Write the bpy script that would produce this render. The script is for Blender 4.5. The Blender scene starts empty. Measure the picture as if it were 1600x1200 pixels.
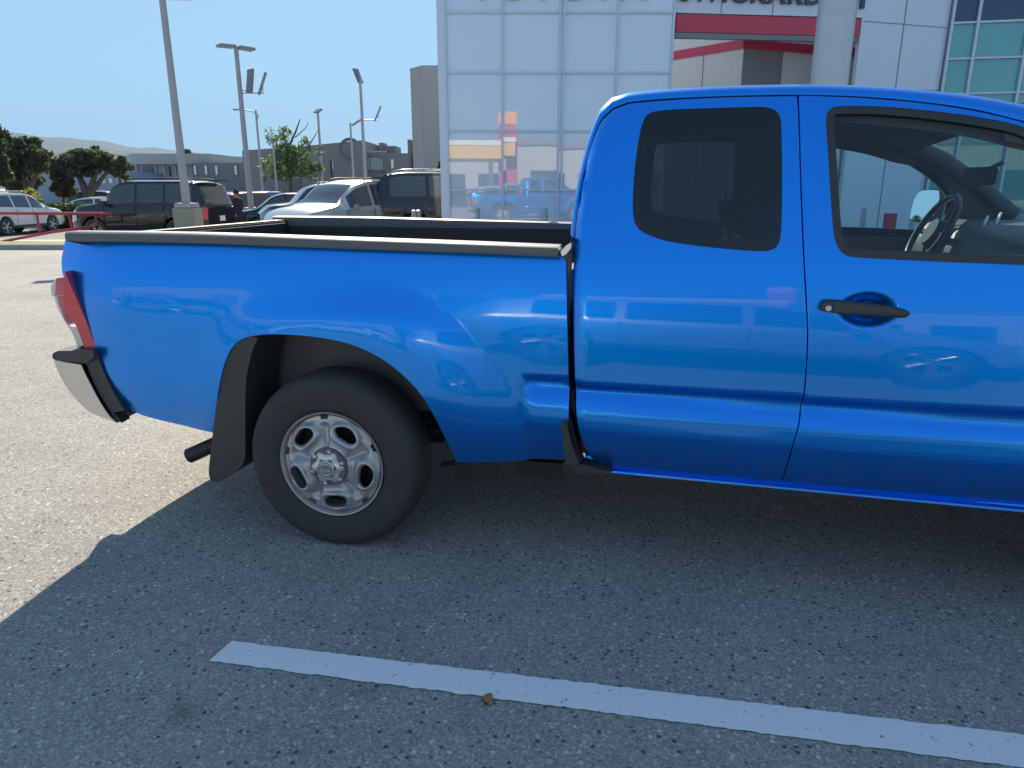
import bpy, bmesh, math, random
from math import sin, cos, tan, pi, radians, hypot, atan2, sqrt
from mathutils import Vector, Matrix
from mathutils.geometry import delaunay_2d_cdt
random.seed(7)
S = bpy.context.scene
COL = S.collection

# ------------------------------------------------------------------ camera, sky, sun, exposure
F, PITCH, CAMH = 1109.0, radians(15.5), 1.5
cam = bpy.data.cameras.new('camera'); camo = bpy.data.objects.new('camera', cam); COL.objects.link(camo)
cam.sensor_width = 36; cam.lens = 36 * F / 1600; cam.clip_end = 9000; cam.clip_start = 0.05
camo.location = (0, 0, CAMH); camo.rotation_euler = (radians(90) - PITCH, 0, 0)
S.camera = camo
SUN_AZ, SUN_EL = radians(-13), radians(36)
w = bpy.data.worlds.new("World"); S.world = w; w.use_nodes = True
wn = w.node_tree.nodes
sky = wn.new('ShaderNodeTexSky'); sky.sky_type = 'NISHITA'; sky.sun_disc = False
sky.sun_elevation = SUN_EL; sky.sun_rotation = SUN_AZ
sky.air_density = 1.0; sky.dust_density = 0.3; sky.ozone_density = 2.0
gm = wn.new('ShaderNodeGamma'); gm.inputs[1].default_value = .38      # softens the sky's huge range, for camera and light alike
tn = wn.new('ShaderNodeMix'); tn.data_type = 'RGBA'; tn.blend_type = 'MULTIPLY'; tn.inputs[0].default_value = 1; tn.inputs[7].default_value = (.90, 1.30, 1.60, 1)
w.node_tree.links.new(sky.outputs[0], gm.inputs[0]); w.node_tree.links.new(gm.outputs[0], tn.inputs[6])
w.node_tree.links.new(tn.outputs[2], wn['Background'].inputs[0]); wn['Background'].inputs[1].default_value = 0.092
sl = bpy.data.lights.new('sun', 'SUN'); sl.energy = 3.6; sl.angle = radians(0.53); sl.color = (1, .865, .67)
so = bpy.data.objects.new('sun', sl); COL.objects.link(so)
sd = Vector((sin(SUN_AZ) * cos(SUN_EL), cos(SUN_AZ) * cos(SUN_EL), sin(SUN_EL)))
so.rotation_euler = (-sd).to_track_quat('-Z', 'Y').to_euler(); so.location = (0, 0, 30)
S.view_settings.view_transform = 'Standard'; S.view_settings.look = 'None'
S.view_settings.exposure = 1.5; S.view_settings.gamma = 1

# ------------------------------------------------------------------ projection helpers (measured photo -> metres)
def ray(px, py):
    u = (px - 800) / F; v = (600 - py) / F
    return Vector((u, cos(PITCH) + v * sin(PITCH), -sin(PITCH) + v * cos(PITCH)))
CAMP = Vector((0, 0, CAMH))
def at(px, py, Y):
    r = ray(px, py); return CAMP + r * (Y / r.y)
def gx(px, Y, z=0.0):
    return (px - 800) / F * (Y * cos(PITCH) + (CAMH - z) * sin(PITCH))
def smooth(a, b, x):
    t = max(0., min(1., (x - a) / (b - a))); return t * t * (3 - 2 * t)
def gz(X, Y):        # the ground falls away gently beyond the kerb on the left
    return -0.42 * smooth(15, 30, Y) * smooth(2, -10, X)

# ------------------------------------------------------------------ object helpers
def mesh_obj(name, me, mat=None, parent=None):
    o = bpy.data.objects.new(name, me); COL.objects.link(o)
    if parent is not None: o.parent = parent
    if mat is not None:
        for m in (mat if isinstance(mat, (list, tuple)) else [mat]): me.materials.append(m)
    return o
def tag(o, label=None, cat=None, group=None, kind=None):
    if label: o['label'] = label
    if cat: o['category'] = cat
    if group: o['group'] = group
    if kind: o['kind'] = kind
    return o
def empty(name, loc, rz, label, cat, group=None):
    o = bpy.data.objects.new(name, None); COL.objects.link(o); o.location = loc; o.rotation_euler = (0, 0, rz)
    o.empty_display_size = .2
    return tag(o, label, cat, group)
def copy_tree(o, parent=None):
    c = o.copy(); COL.objects.link(c); c.parent = parent
    for ch in list(o.children): copy_tree(ch, c)
    return c

class MB:
    def __init__(s): s.v = []; s.f = []; s.mi = []; s.m = 0
    def add(s, vs, fs):
        n = len(s.v); s.v += [tuple(v) for v in vs]
        for f in fs: s.f.append(tuple(i + n for i in f)); s.mi.append(s.m)
    def box(s, c, d, rz=0, M=None, bev=0):
        x, y, z = d[0] / 2, d[1] / 2, d[2] / 2
        if bev:
            bm = bmesh.new(); bmesh.ops.create_cube(bm, size=1)
            for v in bm.verts: v.co = Vector((v.co.x * d[0], v.co.y * d[1], v.co.z * d[2]))
            bmesh.ops.bevel(bm, geom=bm.edges[:], offset=bev, segments=2, affect='EDGES')
            vs = [v.co.copy() for v in bm.verts]; bm.verts.index_update()
            fs = [[v.index for v in f.verts] for f in bm.faces]; bm.free()
        else:
            vs = [Vector(p) for p in ((-x,-y,-z),(x,-y,-z),(x,y,-z),(-x,y,-z),(-x,-y,z),(x,-y,z),(x,y,z),(-x,y,z))]
            fs = [(0,3,2,1),(4,5,6,7),(0,1,5,4),(1,2,6,5),(2,3,7,6),(3,0,4,7)]
        R = M if M is not None else Matrix.Rotation(rz, 3, 'Z')
        c = Vector(c); s.add([R @ v + c for v in vs], fs); return s
    def tube(s, pts, r, n=10, caps=True, closed=False):
        pts = [Vector(p) for p in pts]; k = len(pts)
        rs = r if isinstance(r, (list, tuple)) else [r] * k
        rings = []; up = None
        for i, p in enumerate(pts):
            if closed: t = pts[(i + 1) % k] - pts[i - 1]
            else: t = pts[min(i + 1, k - 1)] - pts[max(i - 1, 0)]
            t.normalize()
            if up is None:
                up = Vector((0, 0, 1)) if abs(t.z) < .9 else Vector((1, 0, 0))
            a = up.cross(t).normalized(); b = t.cross(a); up = b
            rings.append([p + (a * cos(2*pi*j/n) + b * sin(2*pi*j/n)) * rs[i] for j in range(n)])
        vs = [q for rr in rings for q in rr]; fs = []
        for i in range(k if closed else k - 1):
            i2 = (i + 1) % k
            for j in range(n): fs.append((i*n+j, i*n+(j+1)%n, i2*n+(j+1)%n, i2*n+j))
        if caps and not closed:
            fs.append(tuple(range(n))[::-1]); fs.append(tuple((k-1)*n + j for j in range(n)))
        s.add(vs, fs); return s
    def lathe(s, prof, n=32, M=None, close=False):   # prof (r, h) round z axis
        vs = []; fs = []; k = len(prof)
        for i in range(n):
            a = 2*pi*i/n
            for r, h in prof:
                v = Vector((r*cos(a), r*sin(a), h)); vs.append(M @ v if M is not None else v)
        for i in range(n):
            i2 = (i+1) % n
            for j in range(k if close else k-1):
                j2 = (j+1) % k
                fs.append((i*k+j, i2*k+j, i2*k+j2, i*k+j2))
        s.add(vs, fs); return s
    def prism(s, poly, a, b):   # poly list of Vectors, extruded by vector functions a->b (callables on point)
        n = len(poly); vs = [a(p) for p in poly] + [b(p) for p in poly]
        fs = [tuple(range(n)), tuple(range(n, 2*n))[::-1]] + [(i, i+n, (i+1)%n+n, (i+1)%n) for i in range(n)]
        s.add(vs, fs); return s
    def grid(s, rows, closed=False):
        k = len(rows[0]); vs = [p for r in rows for p in r]; fs = []
        for i in range(len(rows)-1):
            for j in range(k if closed else k-1):
                j2 = (j+1) % k; fs.append((i*k+j, i*k+j2, (i+1)*k+j2, (i+1)*k+j))
        s.add(vs, fs); return s
    def mesh(s, name, sm=None):
        me = bpy.data.meshes.new(name); me.from_pydata(s.v, [], s.f); me.update()
        for p, m in zip(me.polygons, s.mi): p.material_index = m
        bm = bmesh.new(); bm.from_mesh(me); bmesh.ops.remove_doubles(bm, verts=bm.verts, dist=1e-5)
        bmesh.ops.recalc_face_normals(bm, faces=bm.faces); bm.to_mesh(me); bm.free()
        if sm is not None:
            me.shade_smooth(); me.set_sharp_from_angle(angle=radians(sm))
        return me
    def build(s, name, mat, parent=None, sm=None): return mesh_obj(name, s.mesh(name, sm), mat, parent)

# ------------------------------------------------------------------ materials
class NT:
    def __init__(s, name):
        s.m = bpy.data.materials.new(name); s.m.use_nodes = True; s.t = s.m.node_tree; s.n = s.t.nodes
        s.b = s.n['Principled BSDF']; s.out = s.n['Material Output']; s._c = None
    def new(s, typ, **kw):
        x = s.n.new(typ)
        for k, v in kw.items():
            if k.startswith('i_'): x.inputs[k[2:].replace('_', ' ')].default_value = v
            else: setattr(x, k, v)
        return x
    def link(s, a, b): s.t.links.new(a, b)
    def coord(s):
        if s._c is None: s._c = s.n.new('ShaderNodeTexCoord').outputs['Object']
        return s._c
    def noise(s, scale, detail=3, rough=.5, vec=None):
        x = s.new('ShaderNodeTexNoise'); x.inputs['Scale'].default_value = scale
        x.inputs['Detail'].default_value = detail; x.inputs['Roughness'].default_value = rough
        s.link(vec or s.coord(), x.inputs['Vector']); return x.outputs['Fac']
    def voro(s, scale, out='Distance', feature='F1'):
        x = s.new('ShaderNodeTexVoronoi'); x.feature = feature; x.inputs['Scale'].default_value = scale
        s.link(s.coord(), x.inputs['Vector']); return x.outputs[out]
    def ramp(s, fac, stops):
        x = s.new('ShaderNodeValToRGB'); e = x.color_ramp.elements
        while len(e) < len(stops): e.new(.5)
        for i, (p, c) in enumerate(stops):
            e[i].position = p; e[i].color = (*c, 1) if len(c) == 3 else c
        s.link(fac, x.inputs[0]); return x.outputs[0]
    def mix(s, fac, a, b, mode='MIX'):
        x = s.new('ShaderNodeMix'); x.data_type = 'RGBA'; x.blend_type = mode
        for sock, val in ((x.inputs[0], fac), (x.inputs[6], a), (x.inputs[7], b)):
            if hasattr(val, 'is_linked'): s.link(val, sock)
            elif isinstance(val, (int, float)): sock.default_value = val
            else: sock.default_value = (*val, 1)
        return x.outputs[2]
    def bump(s, h, strength=.3, dist=.01):
        x = s.new('ShaderNodeBump'); x.inputs['Strength'].default_value = strength; x.inputs['Distance'].default_value = dist
        s.link(h, x.inputs['Height']); s.link(x.outputs[0], s.b.inputs['Normal']); return s
    def set(s, col=None, rough=None, metal=None, coat=None, ior=None, spec=None, alpha=None, trans=None, coatr=None, emis=None):
        b = s.b.inputs
        if col is not None:
            if hasattr(col, 'is_linked'): s.link(col, b['Base Color'])
            else: b['Base Color'].default_value = (*col, 1)
        for k, v in (('Roughness', rough), ('Metallic', metal), ('Coat Weight', coat), ('IOR', ior), ('Specular IOR Level', spec),
                     ('Transmission Weight', trans), ('Coat Roughness', coatr), ('Alpha', alpha)):
            if v is None: continue
            if hasattr(v, 'is_linked'): s.link(v, b[k])
            else: b[k].default_value = v
        return s
def simple(name, col, rough=.5, metal=0, coat=0, var=.08, vs=6, **kw):
    t = NT(name); n = t.noise(vs, 4)
    c = t.mix(n, tuple(x * (1 - var) for x in col), tuple(min(1, x * (1 + var)) for x in col))
    t.set(c, rough, metal, coat, **kw); return t.m
def thin_glass(name, tint, refl_ior=1.5, rough=0.0):
    t = NT(name); t.n.remove(t.b)
    tr = t.new('ShaderNodeBsdfTransparent'); tr.inputs[0].default_value = (*tint, 1)
    gl = t.new('ShaderNodeBsdfGlossy'); gl.inputs['Roughness'].default_value = rough
    gl.inputs['Color'].default_value = (.9, .95, 1, 1)
    # Schlick reflectance from |N.I|: the same from both faces of a thin pane
    ge = t.new('ShaderNodeNewGeometry'); dt = t.new('ShaderNodeVectorMath', operation='DOT_PRODUCT'); t.link(ge.outputs['Normal'], dt.inputs[0]); t.link(ge.outputs['Incoming'], dt.inputs[1])
    ab = t.new('ShaderNodeMath', operation='ABSOLUTE'); t.link(dt.outputs['Value'], ab.inputs[0])
    om = t.new('ShaderNodeMath', operation='SUBTRACT'); om.inputs[0].default_value = 1; t.link(ab.outputs[0], om.inputs[1])
    pw = t.new('ShaderNodeMath', operation='POWER'); pw.inputs[1].default_value = 5; t.link(om.outputs[0], pw.inputs[0])
    f0 = ((refl_ior - 1) / (refl_ior + 1)) ** 2; ma = t.new('ShaderNodeMath', operation='MULTIPLY_ADD'); ma.inputs[1].default_value = 1 - f0; ma.inputs[2].default_value = f0; t.link(pw.outputs[0], ma.inputs[0])
    mx = t.new('ShaderNodeMixShader'); t.link(ma.outputs[0], mx.inputs[0]); t.link(tr.outputs[0], mx.inputs[1]); t.link(gl.outputs[0], mx.inputs[2])
    t.link(mx.outputs[0], t.out.inputs[0]); return t.m

# asphalt
t = NT('asphalt')
v1 = t.voro(150, 'Color'); sep = t.new('ShaderNodeSeparateColor'); t.link(v1, sep.inputs[0])
stones = t.ramp(sep.outputs[0], [(0, (.09, .09, .09)), (.22, (.26, .26, .258)), (.75, (.42, .413, .40)), (.93, (.60, .59, .56)), (1, (.88, .86, .81))])
fine = t.ramp(t.noise(420, 2, .6), [(.35, (.25, .25, .25)), (.65, (.75, .75, .75))])
c = t.mix(fine, stones, (.345, .34, .33)); 
n2 = t.noise(.55, 4, .55); c = t.mix(t.ramp(n2, [(.3, (0, 0, 0)), (.75, (1, 1, 1))]), t.mix(1.0, c, (.86, .86, .87), 'MULTIPLY'), t.mix(1.0, c, (1.12, 1.12, 1.1), 'MULTIPLY'))
v3 = t.voro(52, 'Color'); sp3 = t.new('ShaderNodeSeparateColor'); t.link(v3, sp3.inputs[0]); v3d = t.voro(52, 'Distance')
big = t.new('ShaderNodeMath', operation='MULTIPLY'); t.link(t.ramp(sp3.outputs[1], [(.80, (0, 0, 0)), (.84, (1, 1, 1))]), big.inputs[0]); t.link(t.ramp(v3d, [(.30, (1, 1, 1)), (.42, (0, 0, 0))]), big.inputs[1])
c = t.mix(big.outputs[0], c, t.ramp(sp3.outputs[2], [(.3, (.10, .10, .105)), (.5, (.30, .295, .285)), (.9, (.62, .61, .58))]))
# dark pits
v2 = t.voro(55, 'Distance'); pits = t.ramp(v2, [(.0, (.38, .38, .38)), (.15, (1, 1, 1))])
pm = t.noise(9, 2); pmm = t.ramp(pm, [(.48, (0, 0, 0)), (.60, (1, 1, 1))])
c = t.mix(pmm, c, t.mix(1.0, c, pits, 'MULTIPLY'))
cr = t.voro(1.1, 'Distance', 'DISTANCE_TO_EDGE'); crm = t.ramp(cr, [(0, (1, 1, 1)), (.004, (0, 0, 0))]); cm_ = t.ramp(t.noise(.35, 2), [(.56, (0, 0, 0)), (.62, (1, 1, 1))])
mm_ = t.new('ShaderNodeMath', operation='MULTIPLY'); t.link(crm, mm_.inputs[0]); t.link(cm_, mm_.inputs[1])
c = t.mix(mm_.outputs[0], c, t.mix(1.0, c, (.45, .45, .45), 'MULTIPLY'))
blot = t.ramp(t.noise(3.2, 5, .6), [(.36, (.93, .93, .94)), (.5, (1, 1, 1)), (.68, (1.04, 1.04, 1.03))]); c = t.mix(1.0, c, blot, 'MULTIPLY')
spot = t.ramp(t.voro(7.5, 'Distance'), [(0, (.35, .35, .35)), (.045, (.5, .5, .5)), (.07, (1, 1, 1))]); sm_ = t.ramp(t.noise(2.1, 2), [(.52, (0, 0, 0)), (.56, (1, 1, 1))])
c = t.mix(sm_, c, t.mix(1.0, c, spot, 'MULTIPLY'))
# oil stain on the asphalt, beside the parking line
def stain(t, c, x, y, rx, ry, col, amt):
    sx = t.new('ShaderNodeSeparateXYZ'); 
    ns = t.new('ShaderNodeTexNoise'); ns.inputs['Scale'].default_value = 9; t.link(t.coord(), ns.inputs['Vector'])
    mp = t.new('ShaderNodeMapping'); mp.vector_type = 'POINT'
    mp.inputs['Location'].default_value = (-x / rx, -y / ry, 0); mp.inputs['Scale'].default_value = (1 / rx, 1 / ry, 0)
    t.link(t.coord(), mp.inputs['Vector'])
    ln = t.new('ShaderNodeVectorMath', operation='LENGTH'); t.link(mp.outputs[0], ln.inputs[0])
    ad = t.new('ShaderNodeMath', operation='ADD'); t.link(ln.outputs['Value'], ad.inputs[0]); 
    ml = t.new('ShaderNodeMath', operation='MULTIPLY'); ml.inputs[1].default_value = .9; t.link(ns.outputs['Fac'], ml.inputs[0]); t.link(ml.outputs[0], ad.inputs[1])
    m = t.ramp(ad.outputs[0], [(.35, (amt,) * 3), (1.0, (0, 0, 0))])
    return t.mix(m, c, t.mix(1.0, c, col, 'MULTIPLY'))
sp = at(285, 1118, 1); 
def gpt(px, py, z=0):
    r = ray(px, py); return CAMP + r * ((z - CAMH) / r.z)
s1 = gpt(285, 1115); c = stain(t, c, s1.x, s1.y, .10, .13, (.35, .31, .26), .9)
s2 = gpt(560, 1085); c = stain(t, c, s2.x, s2.y, .12, .08, (.6, .6, .6), .6)
t.set(c, .92, spec=.25); h = t.mix(.4, v1, fine); t.bump(h, .9, .006)
ASPHALT = t.m
def paint_line_mat():
    t = NT('line_paint'); n = t.noise(60, 6, .7); v = t.voro(70, 'Distance')
    worn = t.ramp(t.noise(34, 6, .8), [(.615, (0, 0, 0)), (.66, (1, 1, 1))])
    c = t.mix(n, (.70, .71, .74), (.84, .85, .86)); c = t.mix(worn, c, (.10, .10, .10))
    t.set(c, .7); t.bump(n, .5, .004); return t.m
LINE = paint_line_mat()
CONC = simple('sidewalk_concrete', (.42, .40, .36), .9, var=.12, vs=3)
KERB = simple('kerb_concrete', (.36, .35, .33), .9, var=.15)
GRASS = NT('lawn'); GRASS.set(GRASS.ramp(GRASS.noise(8, 6, .7), [(.3, (.10, .14, .03)), (.7, (.24, .26, .07))]), .9); GRASS = GRASS.m
ROAD = simple('road_asphalt', (.17, .165, .16), .9, var=.1, vs=2)

# car paint with fine flake
def paint(name, col, metal=.55, rough=.32, coat=1):
    t = NT(name); n = t.noise(900, 1)
    c = t.mix(n, tuple(x * .85 for x in col), tuple(min(1, x * 1.15) for x in col))
    t.set(c, rough, metal, coat, coatr=.02, spec=.15); return t.m
BLUE = NT('blue_metallic_paint'); t = BLUE
n = t.noise(900, 1); c = t.mix(n, (.0, .225, .84), (.0, .285, .96))
geo = t.new('ShaderNodeSeparateXYZ'); t.link(t.coord(), geo.inputs[0])
lowz = t.ramp(geo.outputs['Z'], [(.38, (1, 1, 1)), (.62, (.12, .12, .12)), (.95, (.03, .03, .03))])      # road film, thickest near the sill
dst = t.ramp(t.noise(11, 7, .75), [(.42, (0, 0, 0)), (.75, (1, 1, 1))])
mu = t.new('ShaderNodeMath', operation='MULTIPLY'); t.link(lowz, mu.inputs[0]); t.link(dst, mu.inputs[1])
mu2 = t.new('ShaderNodeMath', operation='MULTIPLY'); mu2.inputs[1].default_value = .38; t.link(mu.outputs[0], mu2.inputs[0])
c = t.mix(mu2.outputs[0], c, (.20, .22, .24))
chip = t.ramp(t.voro(26, 'Distance'), [(0, (1, 1, 1)), (.03, (0, 0, 0))]); chm = t.ramp(t.noise(4, 3), [(.62, (0, 0, 0)), (.66, (1, 1, 1))])
mc = t.new('ShaderNodeMath', operation='MULTIPLY'); t.link(chip, mc.inputs[0]); t.link(chm, mc.inputs[1]); c = t.mix(mc.outputs[0], c, (.10, .16, .26))
cr_ = t.ramp(t.noise(5, 6, .7), [(.3, (.01,) * 3), (.8, (.03,) * 3)])
t.set(c, .34, .88, .72, coatr=cr_, spec=.1)
bp = t.new('ShaderNodeBump'); bp.inputs['Strength'].default_value = .012; bp.inputs['Distance'].default_value = .002; t.link(t.noise(170, 2), bp.inputs['Height'])
t.link(bp.outputs[0], t.b.inputs['Coat Normal']); BLUE = t.m
PLASTIC = simple('black_plastic', (.042, .045, .048), .5)
RAILM = simple('rail_plastic', (.095, .105, .12), .46)
ARCHM = simple('arch_liner_plastic', (.13, .135, .145), .7)
TRIM = simple('dark_trim', (.03, .032, .036), .38)
RUBBER = NT('tyre_rubber'); RUBBER.set(RUBBER.mix(RUBBER.noise(14, 5), (.030, .032, .034), (.055, .055, .055)), .78); RUBBER.bump(RUBBER.noise(120, 2), .15, .002); RUBBER = RUBBER.m
LINER = simple('bed_liner', (.022, .023, .025), .55)
CHROME = NT('chrome'); CHROME.set(CHROME.mix(CHROME.noise(40, 4), (.55, .56, .57), (.7, .7, .7)), CHROME.ramp(CHROME.noise(25, 4), [(.3, (.08,) * 3), (.8, (.22,) * 3)]), 1.0); CHROME = CHROME.m
STEEL = NT('silver_wheel_paint'); STEEL.set(STEEL.mix(STEEL.noise(18, 6, .7), (.40, .40, .41), (.56, .56, .57)), .34, .6); STEEL = STEEL.m
CAPM = simple('cap_silver', (.62, .63, .64), .28, .5)
DARKMETAL = simple('dark_metal', (.04, .04, .042), .5, .5)
REDLENS = simple('red_lens', (.60, .03, .05), .08, coat=1, var=.2, vs=30)
CLEARLENS = simple('clear_lens', (.55, .6, .62), .08, .3, coat=1)
TINT = thin_glass('tinted_glass', (.20, .23, .26), 1.6)
GLASS = thin_glass('door_glass', (.72, .88, .90), 1.5)
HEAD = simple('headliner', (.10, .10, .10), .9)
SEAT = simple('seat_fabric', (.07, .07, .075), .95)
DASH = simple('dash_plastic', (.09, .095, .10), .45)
MIRR = NT('mirror_glass'); MIRR.set((.9, .9, .9), .01, 1.0); MIRR = MIRR.m
CARGLASS = NT('car_window_glass'); CARGLASS.set(CARGLASS.mix(CARGLASS.noise(3, 2), (.035, .045, .055), (.06, .075, .09)), .03, 0, spec=.8); CARGLASS = CARGLASS.m

# ------------------------------------------------------------------ curves
def smooth_poly(P, closed=True, step=.02, corner=38):
    """Catmull-Rom resample that keeps sharp corners."""
    P = [Vector(p) for p in P]; n = len(P); out = []
    def ang(i):
        a = P[i] - P[i-1]; b = P[(i+1) % n] - P[i]
        if a.length < 1e-9 or b.length < 1e-9: return 180
        return math.degrees(a.angle(b))
    sharp = [ang(i) > corner for i in range(n)]
    rng = n if closed else n - 1
    for i in range(rng):
        p1, p2 = P[i], P[(i+1) % n]; p0 = P[i-1] if (closed or i > 0) else p1; p3 = P[(i+2) % n] if (closed or i < n-2) else p2
        if sharp[i]: p0 = p1 - (p2 - p1)
        if sharp[(i+1) % n]: p3 = p2 + (p2 - p1)
        L = (p2 - p1).length; k = max(1, int(L / step))
        m1 = (p2 - p0) * .5; m2 = (p3 - p1) * .5
        if m1.length > L * 1.3: m1 = m1.normalized() * L
        if m2.length > L * 1.3: m2 = m2.normalized() * L
        for j in range(k):
            u = j / k; u2 = u*u; u3 = u2*u
            out.append(p1 * (2*u3 - 3*u2 + 1) + m1 * (u3 - 2*u2 + u) + p2 * (-2*u3 + 3*u2) + m2 * (u3 - u2))
    if not closed: out.append(P[-1])
    return out
def inside(p, poly):
    c = False; x, y = p[0], p[1]; n = len(poly); j = n - 1
    for i in range(n):
        xi, yi = poly[i][0], poly[i][1]; xj, yj = poly[j][0], poly[j][1]
        if (yi > y) != (yj > y) and x < (xj - xi) * (y - yi) / (yj - yi) + xi: c = not c
        j = i
    return c
def pchip(xs, ys):
    n = len(xs); d = [(ys[i+1]-ys[i])/(xs[i+1]-xs[i]) for i in range(n-1)]
    m = [d[0]] + [0 if d[i-1]*d[i] <= 0 else 2*d[i-1]*d[i]/(d[i-1]+d[i]) for i in range(1, n-1)] + [d[-1]]
    def f(x):
        x = max(xs[0], min(xs[-1], x)); i = 0
        while i < n-2 and x > xs[i+1]: i += 1
        h = xs[i+1]-xs[i]; u = (x-xs[i])/h
        return ys[i]*(2*u**3-3*u*u+1) + h*m[i]*(u**3-2*u*u+u) + ys[i+1]*(-2*u**3+3*u*u) + h*m[i+1]*(u**3-u*u)
    return f
def panel(name, outer, holes, yf, mat, parent, grid=.035, skirt=.025, mirror=None, hole_skirt=.02, fine=None):
    """A curved sheet-metal panel: outline in (x, z), depth y = yf(x, z); rounded returns at the edges."""
    loops = [outer] + holes; pts = []; edges = []
    for L in loops:
        b = len(pts); pts += [Vector((p[0], p[1])) for p in L]; edges += [(b+i, b+(i+1) % len(L)) for i in range(len(L))]
    nb = len(pts)
    xs = [p[0] for p in outer]; zs = [p[1] for p in outer]
    cell = {}
    for p in pts: cell.setdefault((int(p.x // grid), int(p.y // grid)), []).append(p)
    x = min(xs)
    while x < max(xs):
        z = min(zs)
        while z < max(zs):
            q = Vector((x + .31*grid, z + .27*grid))
            if inside(q, outer) and not any(inside(q, h) for h in holes):
                ci, cj = int(q.x // grid), int(q.y // grid); ok = True
                for a in (-1, 0, 1):
                    for b2 in (-1, 0, 1):
                        for p in cell.get((ci+a, cj+b2), ()):
                            if (p - q).length < grid * .45: ok = False
                if ok: pts.append(q)
            z += grid
        x += grid
    if fine:
        fx, fz, frx, frz, st = fine
        pts = pts[:nb] + [p for p in pts[nb:] if abs(p.x - fx) > frx or abs(p.y - fz) > frz]
        for i in range(int(2*frx/st)):
            for j in range(int(2*frz/st)): pts.append(Vector((fx - frx + (i+.5)*st, fz - frz + (j+.5)*st)))
    V, E_, Fc, ov, oe, of = delaunay_2d_cdt(pts, edges, [], 0, 1e-6)
    faces = []
    for f in Fc:
        c = sum((V[i] for i in f), Vector((0, 0))) / len(f)
        if inside(c, outer) and not any(inside(c, h) for h in holes): faces.append(tuple(f))
    e = 2e-3; vs = []; ns = []
    for v in V:
        y = yf(v.x, v.y); gxx = (yf(v.x+e, v.y)-yf(v.x-e, v.y))/(2*e); gzz = (yf(v.x, v.y+e)-yf(v.x, v.y-e))/(2*e)
        vs.append(Vector((v.x, y, v.y))); ns.append(Vector((gxx, -1, gzz)).normalized())
    fs = []
    for f in faces:
        a, b, c = (vs[i] for i in f[:3]); n = (b-a).cross(c-a)
        fs.append(f if n.y < 0 else f[::-1])
    for li, L in enumerate(loops):
        d = skirt if li == 0 else hole_skirt
        if d <= 0: continue
        n = len(L); area = sum(L[i][0]*L[(i+1)%n][1]-L[(i+1)%n][0]*L[i][1] for i in range(n))
        sgn = 1 if (area > 0) == (li == 0) else -1
        k0 = len(vs)
        for ring, (o, dd, w_) in enumerate(((0, 0, 0.0), (.0018, .0015, .6), (.003, .005, 1.0), (.003, d, 1.0))):
            for i in range(n):
                p = Vector((L[i][0], L[i][1])); tg = Vector(L[(i+1) % n][:2]) - Vector(L[i-1][:2]); tg = tg.normalized() if tg.length > 0 else Vector((1, 0))
                on = Vector((tg.y, -tg.x)) * sgn
                y = yf(p.x, p.y); gxx = (yf(p.x+e, p.y)-yf(p.x-e, p.y))/(2*e); gzz = (yf(p.x, p.y+e)-yf(p.x, p.y-e))/(2*e)
                n0 = Vector((gxx, -1, gzz)).normalized(); n1 = Vector((on.x, 0, on.y))
                vs.append(Vector((p.x + on.x*o, y + dd, p.y + on.y*o))); ns.append((n0*(1-w_) + n1*w_).normalized())
        for r in range(3):
            for i in range(n):
                fs.append((k0+r*n+i, k0+r*n+(i+1) % n, k0+(r+1)*n+(i+1) % n, k0+(r+1)*n+i))
    for k, f in enumerate(fs):
        g = (vs[f[1]]-vs[f[0]]).cross(vs[f[2]]-vs[f[0]])
        if g.length < 1e-12 and len(f) > 3: g = (vs[f[2]]-vs[f[0]]).cross(vs[f[3]]-vs[f[0]])
        if g.dot(sum((ns[i] for i in f), Vector())) < 0: fs[k] = f[::-1]
    if mirror is not None:
        vs = [Vector((v.x, mirror - v.y, v.z)) for v in vs]; ns = [Vector((n.x, -n.y, n.z)) for n in ns]; fs = [f[::-1] for f in fs]
    me = bpy.data.meshes.new(name); me.from_pydata([tuple(v) for v in vs], [], fs); me.update()
    me.shade_smooth(); me.normals_split_custom_set_from_vertices([tuple(n) for n in ns])
    return mesh_obj(name, me, mat, parent)

# ================================================================== the blue pickup truck
PHI = radians(12)
TP = gpt(525, 852)
truck = empty('pickup_truck', (TP.x, TP.y, 0), -PHI,
              'bright blue extended cab pickup truck with silver steel wheels parked across the foreground', 'pickup truck')
fwv = Vector((cos(PHI), -sin(PHI), 0)); ltv = Vector((sin(PHI), cos(PHI), 0))
def TL(px, py, yf=0.0):
    """point of the truck (local x, z) that the measured photo position falls on, at lateral depth yf"""
    r = ray(px, py); y = yf if not callable(yf) else 0.02
    for _ in range(8):
        tt = (ltv.dot(TP - CAMP) + y) / ltv.dot(r); Q = CAMP + r * tt - TP
        x = fwv.dot(Q); z = Q.z + TP.z
        if not callable(yf): break
        y = yf(x, z)
    return (x, z)
def TLs(pts, yf=0.0): return [TL(a, b, yf) for a, b in pts]
WID = 1.86
HUBX, HUBZ = TL(515, 728, -.008); WR = HUBZ + .014
prof = pchip([.30, .40, .47, .55, .63, .665, .70, .735, .752, .765, .778, .80, .85, .92, .96, 1.0, 1.05, 1.10, 1.15, 1.25, 1.45, 1.62, 1.72, 1.80, 1.95],
             [.175, .118, .074, .036, .0125, .0125, .0215, .038, .0455, .0455, .033, .0165, .0163, .0165, .0172, .0192, .0238, .0302, .0385, .060, .116, .173, .212, .260, .40])
XB = TL(893, 600)[0]        # back edge of the cab
def rake(x): return -.016 * (x - XB)
HC = TL(1358, 485, .02)     # centre of the door handle cup
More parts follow.
